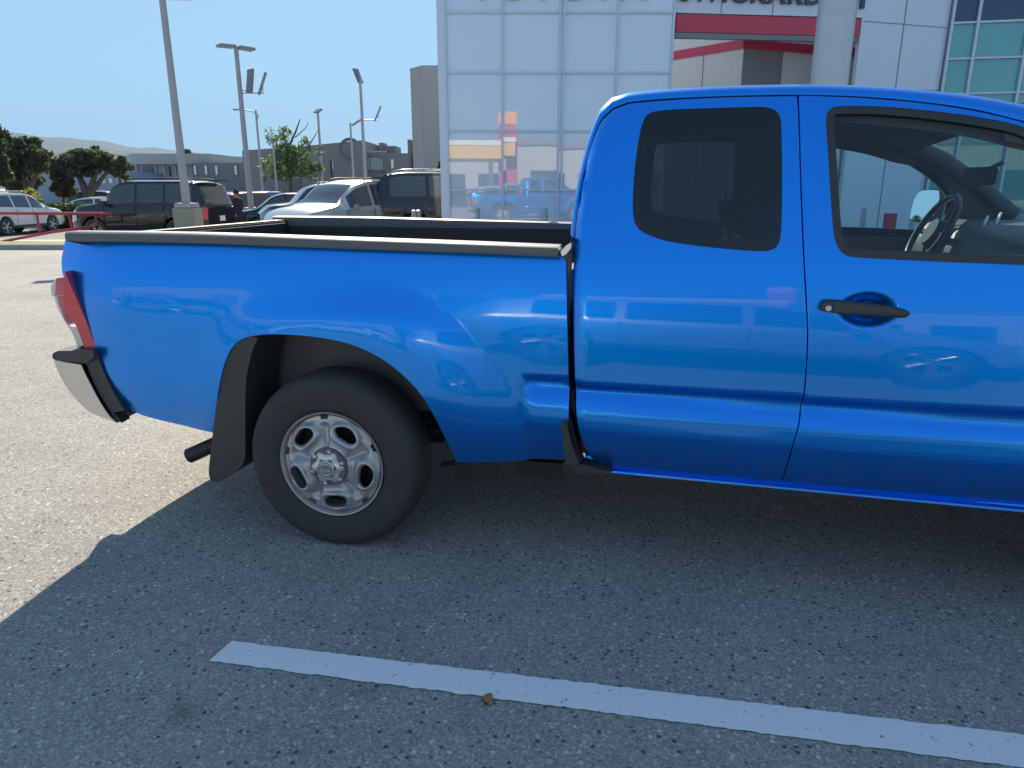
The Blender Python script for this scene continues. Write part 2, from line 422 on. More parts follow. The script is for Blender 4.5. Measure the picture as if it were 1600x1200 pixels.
_e = sorted([(TL(a, b, .06 + d_)[1], TL(a, b, .06 + d_)[0]) for a, b, d_ in ((893, 640, 0), (893, 500, 0), (893, 400, 0), (899, 340, .03), (908, 290, .06), (921, 222, .11), (936, 180, .14), (960, 150, .17))])
_xe = pchip([.3] + [q[0] for q in _e] + [2.1], [_e[0][1]] + [q[1] for q in _e] + [_e[-1][1] + .3])
def xedge(z): return _xe(z)
def Ycab(x, z):
    y = prof(z - rake(x) * (1 if z < 1.0 else 0.0 if z > 1.25 else (1.25 - z) / .25))
    # rear corner of the cab rolls round to its back wall
    r = .050; dd = x - xedge(z)
    if dd < r: y += r - sqrt(max(1e-6, r*r - (r - max(dd, .0)) ** 2))
    u = hypot((x - HC[0]) / .098, (z - HC[1]) / .062)
    if u < 1.06: y += .030 * (1 - smooth(.35, 1.06, u))
    if x > 2.0: y += .012 * ((x - 2.0) / .8) ** 2
    return y
AX, AZ = .0, HUBZ
def Ybed(x, z):
    base = prof(max(.82, z)) + .012 + (.10 * max(0, (.72 - z) / .36) ** 1.7)
    if x > .45:
        k = smooth(.80, .86, x); base = base * (1 - k) + (prof(z - rake(x)) + .012) * k
    r = hypot(x - AX, (z - AZ) * 1.02); s_ = smooth(-.2, .4, x)
    tt_ = max(0., min(1., (r - .56) / .29))
    fl = .020 * (1 - s_) * (1 - smooth(.56, .80, r)) + .040 * s_ * cos(tt_ * pi / 2)
    fl *= 1 - (.85 - .45 * smooth(.25, .5, x)) * smooth(.98, 1.18, z)
    y = base - fl + .012
    xr = -.85
    if x < xr: y += .40 * (xr - x) ** 2
    # body rolls out to a lip round the wheel opening
    return y
R_TIP = [(103, 372), (250, 377), (500, 386), (700, 394), (882, 402)]
bed_out = TLs([(103, 372), (250, 377), (500, 386), (700, 394), (878, 401), (884, 410), (886, 520), (888, 640), (890, 718),
               (800, 720), (713, 722), (702, 697), (688, 668), (664, 625), (634, 590), (594, 559), (548, 538), (498, 527), (440, 522), (404, 523),
               (377, 530), (360, 546), (349, 572), (342, 604), (337, 640), (334, 676),
               (300, 668), (250, 656), (216, 646), (193, 632), (177, 606), (162, 574), (150, 548), (133, 508), (119, 475), (106, 447), (97, 425),
               (96, 408), (99, 390)], Ybed)
bed_s = smooth_poly(bed_out, True, .025, 30)
bedside = panel('bed_side', bed_s, [], Ybed, BLUE, truck, grid=.024, skirt=.035)
zoff = lambda y0: (lambda x, z: y0)
far_bed = panel('bed_side', bed_s, [], Ybed, BLUE, truck, grid=.06, skirt=.035, mirror=WID)

# bed: inner walls, floor, front wall, tailgate
XT = TL(103, 372)[0]; ZR = lambda x: TL(103, 372, Ybed)[1] + (TL(878, 401, Ybed)[1] - TL(103, 372, Ybed)[1]) * (x - XT) / (XB - .03 - XT)
m = MB()
xa, xb = XT + .05, XB - .06
for y in (.145, WID - .145):
    m.box(((xa + xb) / 2, y, 1.095), (xb - xa, .02, .33))
m.box(((xa + xb) / 2, WID / 2, .60), (xb - xa, WID - .84, .04)); m.box((xb - .012, WID / 2, .87), (.03, WID - .16, .60))
for i in range(6): m.box(((xa+xb)/2, .50 + i*.17, .625), (xb-xa-.04, .08, .012))
for y in (.28, WID - .28): m.box(((xa + xb) / 2, y, .94), (xb - xa, .28, .02))
for y in (.425, WID - .425): m.box(((xa + xb) / 2, y, .765), (xb - xa, .02, .37))
for x_ in (xa + .01, xb - .01): m.box((x_, .28, .77), (.02, .30, .36)); m.box((x_, WID - .28, .77), (.02, .30, .36))
m.box((xa + .012, WID/2, .935), (.02, WID - .22, .69)); m.build('bed_liner', LINER, truck)
# rail caps, near and far: a rounded plastic moulding on top of each bed wall
def rail(y0, sgn, nm):
    a = TLs([(105, 366), (106, 362.5)], .03)
    pts = [(102, 370), (300, 373), (500, 380), (700, 387), (872, 394)]
    rows = []
    P2 = smooth_poly([TL(px_, py_, .04) for px_, py_ in pts], False, .08)
    for i, (x, z) in enumerate(P2):
        k = 1
        sec = [(-.012, -.018), (-.016, -.004), (-.013, .012), (-.004, .019), (.02, .022), (.075, .022), (.094, .017), (.098, 0), (.098, -.045)]
        rows.append([Vector((x, y0 + sgn * (dy + .028), z + dz * k + (0 if dz > 0 else 0))) for dy, dz in sec])
    m = MB(); m.grid(rows)
    k = len(rows[0]); m.add(rows[0], [tuple(range(k))]); m.add(rows[-1], [tuple(range(k))])
    return m.build(nm, RAILM, truck, sm=40)
rail(.025, 1, 'bed_rail_cap'); rail(WID - .025, -1, 'bed_rail_cap')
# tailgate
tz = TL(103, 372, Ybed)[1]
m = MB(); tg = smooth_poly([(XT - .0, tz - .01), (XT - .045, tz - .18), (XT - .02, tz - .35), (XT + .05, .72), (XT + .09, .72), (XT + .05, tz - .01)], True, .04)
m.prism(tg, lambda p: Vector((p[0], .16, p[1])), lambda p: Vector((p[0], WID - .16, p[1])))
m.build('tailgate', BLUE, truck, sm=40)
m = MB(); m.box((XT + .022, WID / 2, tz + .004), (.075, WID - .12, .026), bev=.008); m.build('tailgate_cap', PLASTIC, truck, sm=40)
# cleats on the far rail
for i, (px_, py_) in enumerate(((591, 346), (700, 349), (865, 352))):
    x, z = TL(px_, py_, WID - .12)
    m = MB(); m.box((x, WID - .115, z), (.19, .028, .012), bev=.004); m.box((x, WID - .13, z + .012), (.05, .04, .016), bev=.006)
    m.tube([(x + .045*cos(a), WID - .14, z - .004 + .022*sin(a)) for a in [j*pi/8 for j in range(9)]], .005, 6)
    m.build('tie_down_cleat', CHROME, truck, sm=40)
# front edge of the bed by the cab: gap and blue-grey seam trim
m = MB(); g1 = TLs([(874, 400), (890, 380), (893, 372), (891, 420), (890, 640), (904, 700), (912, 726), (893, 728), (884, 690), (876, 660), (882, 655), (885, 560)], .09)
m.prism([Vector((a, b)) for a, b in g1], lambda p: Vector((p[0], .085, p[1])), lambda p: Vector((p[0], .14, p[1])))
m.build('gap_seal', TRIM, truck)
m = MB(); m.prism([Vector((a + .0, b)) for a, b in g1], lambda p: Vector((p[0], WID - .085, p[1])), lambda p: Vector((p[0], WID - .14, p[1])))
m.box((XB + .0, WID - .13, .60), (.16, .02, .50)); m.build('gap_seal', TRIM, truck)  # far filler and upright plate, added to block sun through the bed-cab gap
m = MB(); g1 = smooth_poly(TLs([(877, 660), (887, 659), (893, 690), (906, 722), (898, 726), (886, 722), (880, 690)], .03), True, .03)
m.prism(g1, lambda p: Vector((p[0], .012, p[1])), lambda p: Vector((p[0], .05, p[1]))); m.build('gap_guard', PLASTIC, truck, sm=40)
m = MB(); q = TLs([(876, 393), (884, 384), (893, 379), (892, 388), (884, 398), (878, 400)], .06)
m.prism([Vector(p) for p in q], lambda p: Vector((p[0], .055, p[1])), lambda p: Vector((p[0], .13, p[1]))); m.build('rail_end_cap', CAPM, truck)

# wheel arch liner
arch = smooth_poly(TLs([(713, 722), (702, 697), (688, 668), (664, 625), (634, 590), (594, 559), (548, 538), (498, 527), (440, 522), (404, 523),
                        (377, 530), (360, 546), (349, 572), (342, 604), (337, 640), (334, 676)], Ybed), False, .03)
def arch_liner(mir):
    f = (lambda y: WID - y) if mir else (lambda y: y)
    m = MB(); c = Vector((0, .45))
    rows = [[Vector((p[0] - (p[0]-c.x)*k, f(Ybed(*p) + d), p[1] - max(0, (p[1]-c.y))*k)) for p in arch] for d, k in ((.002, -.003), (.012, .012), (.05, .02), (.30, .03))]
    m.grid(rows)
    n = len(arch)
    back = [rows[-1][i] for i in range(n)]; b2 = [Vector((v.x, v.y, max(.48, min(v.z, .54)))) for v in back]
    m.grid([back, b2]); m.build('wheel_arch_liner', ARCHM, truck, sm=50)
arch_liner(False); arch_liner(True)
# mud flap
fl = smooth_poly(TLs([(384, 524), (362, 545), (350, 575), (343, 605), (338, 640), (332, 690), (327, 738), (330, 751), (342, 752), (362, 742), (380, 726), (384, 712), (384, 640), (386, 590), (392, 560), (398, 540), (404, 528)], .04), True, .03)
for f in (lambda y: y, lambda y: WID - y):
    m = MB(); m.prism(fl, lambda p: Vector((p[0], f(.035), p[1])), lambda p: Vector((p[0] + .012, f(.27), p[1]))); m.build('mud_flap', PLASTIC, truck, sm=40)
# exhaust pipe
p0 = TL(296, 712, .22); p1 = TL(345, 690, .24)
m = MB(); ex = [Vector((p0[0], .22, p0[1])), Vector((p1[0], .24, p1[1])), Vector((p1[0] + .4, .3, p1[1] + .03)), Vector((p1[0] + 1.2, .45, .42)), Vector((3.0, .6, .36))]
m.tube(ex, .036, 18, caps=False); m.tube(ex[:2], .031, 18, caps=False)
m.add([ex[0] + (ex[1]-ex[0]).normalized()*.03 + Vector((0, .031*cos(a), .031*sin(a))) for a in [j*pi/8 for j in range(16)]], [tuple(range(16))])
m.build('exhaust_pipe', DARKMETAL, truck, sm=40)
# frame, axle, springs, spare wheel
m = MB()
for y in (.42, WID - .42):
    m.box((1.0, y, .52), (4.6, .07, .13)); m.tube([(-.65, y - .02, .5), (-.35, y, .40), (0, y, .36), (.35, y, .38), (.62, y, .50)], .03, 6)
    m.tube([(.05, y + .1, .36), (-.22, y + .1, .62)], .025, 8)
m.tube([(0, .15, HUBZ), (0, WID - .15, HUBZ)], .045, 10); m.lathe([(0, -.12), (.1, -.1), (.14, 0), (.1, .1), (0, .12)], 16, Matrix.Translation((0, WID/2, HUBZ)))
m.tube([(3.24, .15, HUBZ), (3.24, WID - .15, HUBZ)], .04, 8)
m.box((2.4, WID/2, .42), (1.2, .5, .2)); m.box((.8, WID/2 + .2, .42), (.8, .5, .16)); m.box((XB - .02, WID/2, .60), (.22, WID - .34, .02))  # last plate is added under the bed-cab gap to keep sun out
q0 = TL(690, 730, .3); q1 = TL(885, 722, .3)
m.tube([(q0[0], .3, q0[1]+.01), ((q0[0]+q1[0])/2, .3, q1[1]+.02), (q1[0]+.4, .3, q1[1])], .012, 8)
q2 = TL(835, 735, .3); m.box((q2[0] + .03, .3, q2[1] + .015), (.20, .05, .075)); m.build('chassis', DARKMETAL, truck)
m = MB(); m.lathe([(.18, .09), (.33, .1), (.36, .06), (.36, -.06), (.33, -.1), (.18, -.09)], 28, Matrix.Translation((-.62, WID/2, .50))); m.build('spare_tyre', RUBBER, truck, sm=40)

# ---- tail lamp
lo = TLs([(98, 424), (107, 447), (119.5, 475), (134, 510), (147, 543), (146, 546), (128, 545)], .04)
inn = TLs([(122, 524), (116, 508), (108, 490), (100, 478), (93, 462), (94, 440)], .12)
def lamp(f):
    L = TLs([(98, 425), (107, 447), (119.5, 475), (134, 510), (147, 545), (129, 546), (121, 524), (113, 506), (104, 497), (98, 478), (95, 462), (96, 440)], .06)
    L = smooth_poly(L, True, .015, 45)
    m = MB(); m.prism(L, lambda p: Vector((p[0], f(.072), p[1])), lambda p: Vector((p[0] - .022, f(.19), p[1])))
    o = m.build('tail_lamp', REDLENS, truck, sm=40)
    L = smooth_poly(TLs([(95, 434), (94, 442), (93, 462), (88, 462), (87, 446), (90, 438)], .12), True, .015, 45)
    m = MB(); m.prism(L, lambda p: Vector((p[0], f(.095), p[1])), lambda p: Vector((p[0], f(.15), p[1]))); m.build('signal_lens', CLEARLENS, o, sm=40)
    L = smooth_poly(TLs([(93, 463), (98, 480), (105, 498), (113, 508), (128, 512), (138, 536), (126, 544), (117, 520), (104, 500), (93, 478), (89, 463)], .10), True, .015, 45)
    m = MB(); m.prism(L, lambda p: Vector((p[0]-.002, f(.088), p[1])), lambda p: Vector((p[0], f(.13), p[1]))); m.build('reverse_lens', CLEARLENS, o, sm=40)
lamp(lambda y: y); lamp(lambda y: WID - y)
# ---- rear bumper: chrome bar under a black step pad
L = smooth_poly(TLs([(88, 563), (110, 566), (131, 569), (143, 594), (160, 626), (176, 650), (187, 660), (166, 652), (142, 641), (117, 616), (100, 590)], .05), True, .02, 45)
xc = L[0][0]
def bowed(L, ya, yb, n=14):
    rows = []
    for i in range(n + 1):
        y = ya + (yb - ya) * i / n; u = (y - WID/2) / (WID/2); b = -.07 * (1 - u*u)
        rows.append([Vector((p[0] + b, y, p[1])) for p in L])
    m = MB(); m.grid(rows, closed=True)
    k = len(L); m.add(rows[0], [tuple(range(k))]); m.add(rows[-1], [tuple(range(k))]); return m
bumper = bowed(L, .04, WID - .04).build('rear_bumper', CHROME, truck, sm=35)
L = smooth_poly(TLs([(87, 558), (88, 551), (95, 547.5), (120, 547), (150, 545.5), (153, 556), (140, 567), (128, 565.5), (92, 562)], .045), True, .02, 45)
bowed(L, .03, WID - .03).build('step_pad', PLASTIC, truck, sm=35)
L = smooth_poly(TLs([(131, 548), (151, 546), (158, 568), (172, 600), (192, 636), (196, 641), (178, 644), (192, 660), (182, 656), (166, 630), (150, 602), (137, 570)], .06), True, .02, 40)
for f in (lambda y: y, lambda y: WID - y):
    m = MB(); m.prism(L, lambda p: Vector((p[0], f(.055), p[1])), lambda p: Vector((p[0] - .01, f(.12), p[1]))); m.build('bumper_filler', PLASTIC, truck, sm=35)

# ---- cab shell
ROOFC = [(912, 262), (920, 222), (933, 184), (943, 161), (957, 148), (975, 142), (1050, 134), (1150, 128.5), (1250, 126.5), (1350, 129), (1450, 137), (1530, 147), (1600, 161)]
DRIP = [(897, 372), (903, 320), (914, 262), (927, 215), (941, 184), (957, 169), (980, 160), (1050, 153.5), (1150, 149.5), (1247, 148), (1350, 151), (1450, 160), (1530, 172), (1600, 189)]
drip = [Vector(TL(a, b, Ycab)) for a, b in DRIP]
x6, z6 = drip[-1]
drip += [Vector((2.56, z6 - .02))]
cab_bottom = TLs([(912, 728), (935, 736), (1100, 753), (1300, 771), (1600, 798)], Ycab)
xF = 2.93      # front edge of the front door
# side shell: pillars and sill, just behind the doors (shows as the dark line in the gaps)
def shift(f, d): return lambda x, z: f(x, z) + d
xb_, zb_ = cab_bottom[-1]; zlow = lambda x: cab_bottom[1][1] + (cab_bottom[-1][1] - cab_bottom[1][1]) * (x - cab_bottom[1][0]) / (cab_bottom[-1][0] - cab_bottom[1][0])
seam = [(1247, 150), (1249, 200), (1252, 300), (1256, 400), (1260, 470), (1262, 530), (1258, 600), (1250, 650), (1238, 700), (1226, 740), (1220, 757)]
seamL = [Vector(TL(a, b, Ycab)) for a, b in seam]
# rear (access) door
rd = [Vector(TL(a, b, Ycab)) for a, b in ((898, 395), (905, 320), (916, 262), (929, 216), (943, 187), (959, 172), (981, 163.5), (1050, 157), (1150, 152.5), (1244.5, 151))]
rd_out = [Vector((p.x, p.y)) for p in rd] + [Vector((p.x - .004, p.y)) for p in seamL[1:]]
rd_out += [Vector(TL(a, b, Ycab)) for a, b in ((1221, 757.5), (1100, 747), (1000, 736), (945, 729), (925, 716), (909, 685), (901, 640), (898, 560), (897, 470))]
rd_s = smooth_poly(rd_out, True, .03, 35)
wr = smooth_poly([TL(a, b, Ycab) for a, b in ((1002, 196), (1012, 178), (1035, 172), (1080, 169.5), (1190, 166.5), (1208, 170), (1219, 181), (1222, 205), (1223, 290), (1221, 366), (1214, 386), (1198, 393),
                     (1150, 391), (1090, 385), (1040, 377), (1005, 364), (992, 350), (988, 325), (990, 275), (996, 225))], True, .008, 80)
fd_out = [Vector((p.x + .004, p.y)) for p in seamL][::-1]
fd_top = [Vector(TL(a, b, Ycab)) for a, b in ((1350, 154), (1450, 163), (1530, 175.5), (1600, 192.5))]
fd_out += fd_top + [Vector((2.64, z6 - .065)), Vector((2.78, z6 - .15)), Vector((2.85, z6 - .24)), Vector((2.86, 1.25)), Vector((2.85, 1.05)), Vector((2.80, .80)), Vector((2.75, .6)), Vector((2.73, zlow(2.73) + .035)), Vector((2.5, zlow(2.5) + .028))]
fd_out += [Vector(TL(a, b, Ycab)) for a, b in ((1500, 783), (1350, 769))]
fd_s = smooth_poly(fd_out, True, .03, 35)
wf = [Vector(TL(a, b, Ycab)) for a, b in ((1303, 370), (1298, 320), (1293, 240), (1290, 190), (1293, 174), (1305, 166), (1340, 164.5), (1400, 167), (1470, 174), (1540, 184), (1600, 198))]
zs1 = TL(1600, 415, Ycab); zs0 = TL(1330, 402, Ycab)
sl_ = (zs1[1] - zs0[1]) / (zs1[0] - zs0[0])
wf += [Vector((2.64, z6 - .115)), Vector((2.74, z6 - .19)), Vector((2.80, z6 - .27)), Vector((2.80, zs0[1] + sl_ * (2.80 - zs0[0]) + .03)), Vector((2.77, zs0[1] + sl_ * (2.77 - zs0[0]))), Vector(zs1), Vector(TL(1450, 409, Ycab)), Vector(zs0), Vector(TL(1313, 393, Ycab))]
wf_s = smooth_poly(wf, True, .01, 80)
def inset(poly, d):
    n = len(poly); area = sum(poly[i][0]*poly[(i+1) % n][1]-poly[(i+1) % n][0]*poly[i][1] for i in range(n)); s_ = 1 if area > 0 else -1; out = []
    for i in range(n):
        a = Vector(poly[i-1][:2]); b = Vector(poly[(i+1) % n][:2]); tg = (b - a); tg = tg.normalized() if tg.length > 1e-9 else Vector((1, 0))
        out.append(Vector(poly[i][:2]) + Vector((-tg.y, tg.x)) * s_ * d)
    return out
for mir in (None, WID):
    near = mir is None; g = .03 if near else .07
    d = panel('rear_door', rd_s, [wr], Ycab, BLUE, truck, grid=g, mirror=mir)
    panel('window', inset(wr, .002), [], shift(Ycab, .001), TINT, d, grid=.06, skirt=.006, mirror=mir)
    panel('window_border', inset(wr, .003), [inset(wr, .030)], shift(Ycab, .004), TRIM, d, grid=.06, skirt=.002, hole_skirt=0, mirror=mir)
    d = panel('front_door', fd_s, [wf_s], Ycab, BLUE, truck, grid=g, mirror=mir, fine=(HC[0], HC[1], .115, .08, .0062) if near else None)
    fr = panel('window_frame', inset(wf_s, .001), [inset(wf_s, .027)], shift(Ycab, .003), TRIM, d, grid=.05, skirt=.01, hole_skirt=.03, mirror=mir)
    panel('window', inset(wf_s, .024), [], shift(Ycab, .014), GLASS, d, grid=.06, skirt=0, mirror=mir)
    f = (lambda y: y) if near else (lambda y: WID - y)
    # handle
    hx, hz = HC; bar = smooth_poly([(hx - .158, hz + .012), (hx - .15, hz + .026), (hx - .09, hz + .028), (hx + .05, hz + .02), (hx + .118, hz + .008), (hx + .126, hz - .003), (hx + .115, hz - .016), (hx + .05, hz - .018), (hx - .09, hz - .016), (hx - .15, hz - .010), (hx - .16, hz)], True, .01, 60)
    bar = [Vector((p[0], p[1] - .0 + (p[0] - hx) * -.03)) for p in bar]
    yb = Ycab(hx - .14, hz) ; m = MB()
    rows = [[Vector((hx + (p[0]-hx)*k, f(yb - o), hz + (p[1]-hz)*k2)) for p in bar] for o, k, k2 in ((-.01, 1, 1), (.018, 1, 1), (.028, .985, .85), (.032, .96, .55))]
    m.grid(rows, closed=True); kk = len(bar); m.add(rows[-1], [tuple(range(kk))])
    h = m.build('handle', PLASTIC, d, sm=40)
    m = MB(); m.tube([(hx - .134, f(yb - .030), hz + .006), (hx - .134, f(yb - .0345), hz + .006)], .0095, 16); m.build('lock', CAPM, h, sm=40)
    m = MB(); m.box((hx - .118, f(yb - .0325), hz + .006), (.0025, .002, .038)); m.build('handle_joint', TRIM, h)
    # inner door card
    zi = zs0[1] - .02
    dc = [(seamL[3].x + .05, .5), (seamL[3].x + .03, zi), (2.84, zi - .02), (2.86, .5)]
    m = MB(); m.prism([Vector(p) for p in dc], lambda p: Vector((p[0], f(.09), p[1])), lambda p: Vector((p[0], f(.13), p[1]))); m.build('door_card', DASH, d)
# roof: from the drip line up over the crown and down to the far drip line
roofc = [Vector(TL(a, b, y_)) for (a, b), y_ in zip(ROOFC[1:], [.14, .19, .22, .24] + [.26] * 9)]
xs_r = [p.x for p in roofc] + [2.62]; zs_r = [p.y for p in roofc] + [roofc[-1].y - .03]
zt = pchip(xs_r, zs_r)
rows = []
dripS = smooth_poly(drip, False, .03, 80)
for p in dripS:
    x, z0 = p[0], p[1]; y0 = Ycab(x, z0)
    H = (zt(x) if x > xs_r[0] else z0 + .0) - z0
    k = smooth(drip[0].x - .02, roofc[5].x, x)
    row = []
    for u in (0, .12, .25, .4, .55, .7, .85, 1.0):
        a = u * pi / 2
        row.append((y0 + .085 * (1 - cos(a)), z0 + max(.012, H) * sin(a)))
    row += [(y0 + .25, row[-1][1] + .012 * k), (WID / 2, row[-1][1] + .030 * k)]
    R = [Vector((x - .022 * (1 - smooth(roofc[0].x, roofc[4].x, x)) * sin(min(1, i / 7) * pi / 2), y, z)) for i, (y, z) in enumerate(row)]
    R += [Vector((v.x, WID - v.y, v.z)) for v in R[-2::-1]]
    rows.append(R)
m = MB(); m.grid(rows)
# rear wall under the roof sweep
zlo = .55
m.build('roof', BLUE, truck, sm=60)
m = MB()
rows = [[Vector((xedge(z) + .012, y, z)) for y in (.07 + max(0, z - 1.1) * .28, .3, WID - .3, WID - .07 - max(0, z - 1.1) * .28)] for z in [.45 + k_ * .09 for k_ in range(14)]]
m.grid(rows); m.build('back_wall', BLUE, truck, sm=40)
bz0, bz1 = drip[0].y + .04, drip[4].y - .02
m = MB(); m.prism([Vector((.30, bz0)), Vector((WID - .30, bz0)), Vector((WID - .36, bz1)), Vector((.36, bz1))], lambda p: Vector((xedge(p[1]) + .004, p[0], p[1])), lambda p: Vector((xedge(p[1]) - .004, p[0], p[1])))
m.build('rear_window', CARGLASS, truck)
# sill and body-side shell (jambs)
for f, mir in ((lambda y: y, None), (lambda y: WID - y, WID)):
    m = MB()
    rows = []
    for i in range(24):
        x = cab_bottom[0][0] + .0 + (2.76 - cab_bottom[0][0]) * i / 23; z = zlow(x)
        rows.append([Vector((x, f(.125), z + .06)), Vector((x, f(.112), z + .022)), Vector((x, f(.096), z + .016)), Vector((x, f(.094), z + .009)), Vector((x, f(.100), z + .003)), Vector((x, f(.16), z - .002)), Vector((x, f(.16), z + .06))])
    m.grid(rows); m.build('sill', BLUE, truck, sm=50)
    sh = [Vector((p[0], p[1])) for p in inset(rd_s, -.004)]
    m = MB(); sp_ = [p for p in seamL[:]]
    rows = [[Vector((p.x + dx, f(Ycab(p.x, p.y) + .022), p.y - .01)) for dx in (-.02, .02)] for p in sp_]; m.grid(rows)
    dp = dripS[:]
    rows = [[Vector((p[0] + (.012 if p[0] < drip[6].x else 0), f(Ycab(p[0], p[1]) + o), p[1] - q_)) for o, q_ in ((.012, -.004), (.022, .02), (.03, .04))] for i_, p in enumerate(dp) if p[0] < 2.5]; m.grid(rows)
    m.build('door_jamb', TRIM, truck, sm=50)
    q3 = TLs([(897, 726), (912, 725), (940, 733), (955, 736), (955, 739.5), (935, 739), (900, 738)], .05)
    m = MB(); m.prism([Vector(p) for p in q3], lambda p: Vector((p[0], f(.045), p[1])), lambda p: Vector((p[0], f(.12), p[1]))); m.build('sill_end', PLASTIC, truck)
# headliner and inside of the pillars
m = MB(); rows = []
for p in [q for q in dripS if q[0] > roofc[3].x and q[0] < 2.57]:
    x = p[0]; z = p[1]; y0 = Ycab(x, z)
    R = [Vector((x, y0 + .035, z - .085)), Vector((x, y0 + .06, z - .03)), Vector((x, y0 + .16, z + .0)), Vector((x, WID/2, z + .035))]
    R += [Vector((v.x, WID - v.y, v.z)) for v in R[-2::-1]]; rows.append(R)
m.grid(rows)
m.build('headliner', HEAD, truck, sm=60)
for f in (lambda y: y, lambda y: WID - y):
    m = MB(); p1 = Vector((seamL[1].x + .0, 0)); 
    m.add([Vector((seamL[0].x - .10, f(.30), seamL[0].y - .07)), Vector((seamL[0].x + .05, f(.30), seamL[0].y - .07)), Vector((seamL[4].x + .05, f(.10), seamL[4].y)), Vector((seamL[4].x - .10, f(.10), seamL[4].y))], [(0, 1, 2, 3)])
    m.build('pillar_trim', HEAD, truck, sm=50)
    m = MB(); m.tube([(2.50, f(.275), z6 + .0), (2.70, f(.235), z6 - .075), (2.90, f(.19), z6 - .20), (3.10, f(.15), z6 - .35)], [.045, .038, .036, .04], 10)
    m.build('windscreen_pillar', HEAD, truck, sm=50)
    m = MB(); m.tube([(2.52, f(.235), z6 + .005), (2.70, f(.20), z6 - .070), (2.90, f(.155), z6 - .19), (3.10, f(.115), z6 - .34)], [.03, .03, .03, .035], 10)
    m.build('outer_pillar', BLUE, truck, sm=50)
m = MB(); m.box((XB + .06, WID/2, .85), (.03, WID - .3, .62)); m.box((1.8, WID/2, .48), (2.2, WID - .3, .05)); m.box((XB + .3, WID/2, .62), (.45, WID - .35, .25), bev=.04)
m.build('cab_floor', HEAD, truck)
for mir in (None, WID):
    pt = smooth_poly([(2.42, z6 - .03), (2.56, z6 - .02), (2.72, z6 - .09), (2.90, z6 - .20), (3.08, z6 - .36), (3.0, z6 - .42), (2.80, z6 - .44), (2.795, z6 - .27), (2.735, z6 - .19), (2.64, z6 - .115), (2.5, z6 - .075), (2.42, z6 - .06)], True, .03, 30)
    panel('inner_pillar', pt, [], shift(Ycab, .035), HEAD, truck, grid=.05, skirt=.02, mirror=mir)
# windscreen
m = MB(); rows = []
for i in range(9):
    u = i / 8; x0 = 2.56 + .56 * u; z0 = z6 + .035 - .37 * u ** 1.05
    rows.append([Vector((x0 + .07 * (1 - (v*2-1) ** 2), .24 - .10*u + (WID - .48 + .20*u) * v, z0 + .0)) for v in [j/8 for j in range(9)]])
m.grid(rows); m.build('windscreen', thin_glass('windscreen_glass', (.80, .92, .90), 1.4), truck, sm=60)
m = MB(); m.grid([[Vector((2.50, .26 + (WID - .52) * v, z6 + .03)) for v in [j/8 for j in range(9)]], [v_ + Vector((.0, 0, .004)) for v_ in rows[0]], [v_ + Vector((-.05, 0, .045)) for v_ in rows[0]]])
m.build('windscreen_header', HEAD, truck, sm=30)
# dashboard
DX = 2.62
d = MB(); dp_ = smooth_poly([(2.70, .80), (2.64, .98), (2.61, 1.18), (2.66, 1.29), (2.76, 1.335), (2.95, 1.34), (3.12, 1.335), (3.12, .80)], True, .04, 60)
d.prism(dp_, lambda p: Vector((p[0], .15, p[1])), lambda p: Vector((p[0], WID - .15, p[1]))); dash = d.build('dashboard', DASH, truck, sm=40)
cx, cz = TL(1528, 360, 1.25)
m = MB()
for k, (dx_, dz_) in enumerate(((0, 0), (.06, .015))):
    m.tube([(cx + dx_ + .035*cos(a) + .02*sin(a), 1.22 + .02*k + .09*cos(a), cz + dz_ + .065*sin(a)) for a in [j*pi/10 for j in range(20)]], .007, 6, closed=True)
m.build('gauge_ring', CAPM, dash, sm=50)
# steering wheel (driver on the far side)
sx, sz = TL(1455, 362, 1.33); tiltv = radians(62)
nrm = Vector((-cos(radians(25)), 0, sin(radians(25)))); e1 = Vector((0, 1, 0)); e2 = nrm.cross(e1).normalized(); C0 = Vector((sx, 1.33, sz))
m = MB(); m.tube([C0 + (e1*cos(a) + e2*sin(a)) * .185 for a in [j*2*pi/40 for j in range(40)]], .016, 10, closed=True)
st = m.build('steering_wheel', TRIM, truck, sm=60)
m = MB()
for a in (0, pi, -pi/2): m.tube([C0 - nrm*.03, C0 - nrm*.02 + (e1*cos(a)+e2*sin(a)*(1 if e2.z < 0 else -1) )*.17], .016, 8)
m.tube([C0 - nrm*.05, C0 + nrm*.01], [.085, .065], 18); m.tube([C0 - nrm*.05, C0 - nrm*.35], .035, 10)
m.build('hub_pad', TRIM, st, sm=40)
# seats
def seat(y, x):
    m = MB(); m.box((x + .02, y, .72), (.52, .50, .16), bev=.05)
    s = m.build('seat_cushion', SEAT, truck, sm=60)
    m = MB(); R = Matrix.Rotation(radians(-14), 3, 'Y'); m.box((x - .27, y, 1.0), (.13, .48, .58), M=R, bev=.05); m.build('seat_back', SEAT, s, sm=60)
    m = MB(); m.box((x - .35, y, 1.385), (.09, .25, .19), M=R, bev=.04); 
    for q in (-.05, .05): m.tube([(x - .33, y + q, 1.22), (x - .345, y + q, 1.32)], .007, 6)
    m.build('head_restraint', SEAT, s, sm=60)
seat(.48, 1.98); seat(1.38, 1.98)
m = MB(); m.box((2.62, WID/2, 1.545), (.02, .22, .075), rz=radians(12), bev=.008); m.tube([(2.63, WID/2, 1.56), (2.70, WID/2, 1.60)], .01, 8); m.build('interior_mirror', TRIM, truck, sm=40)
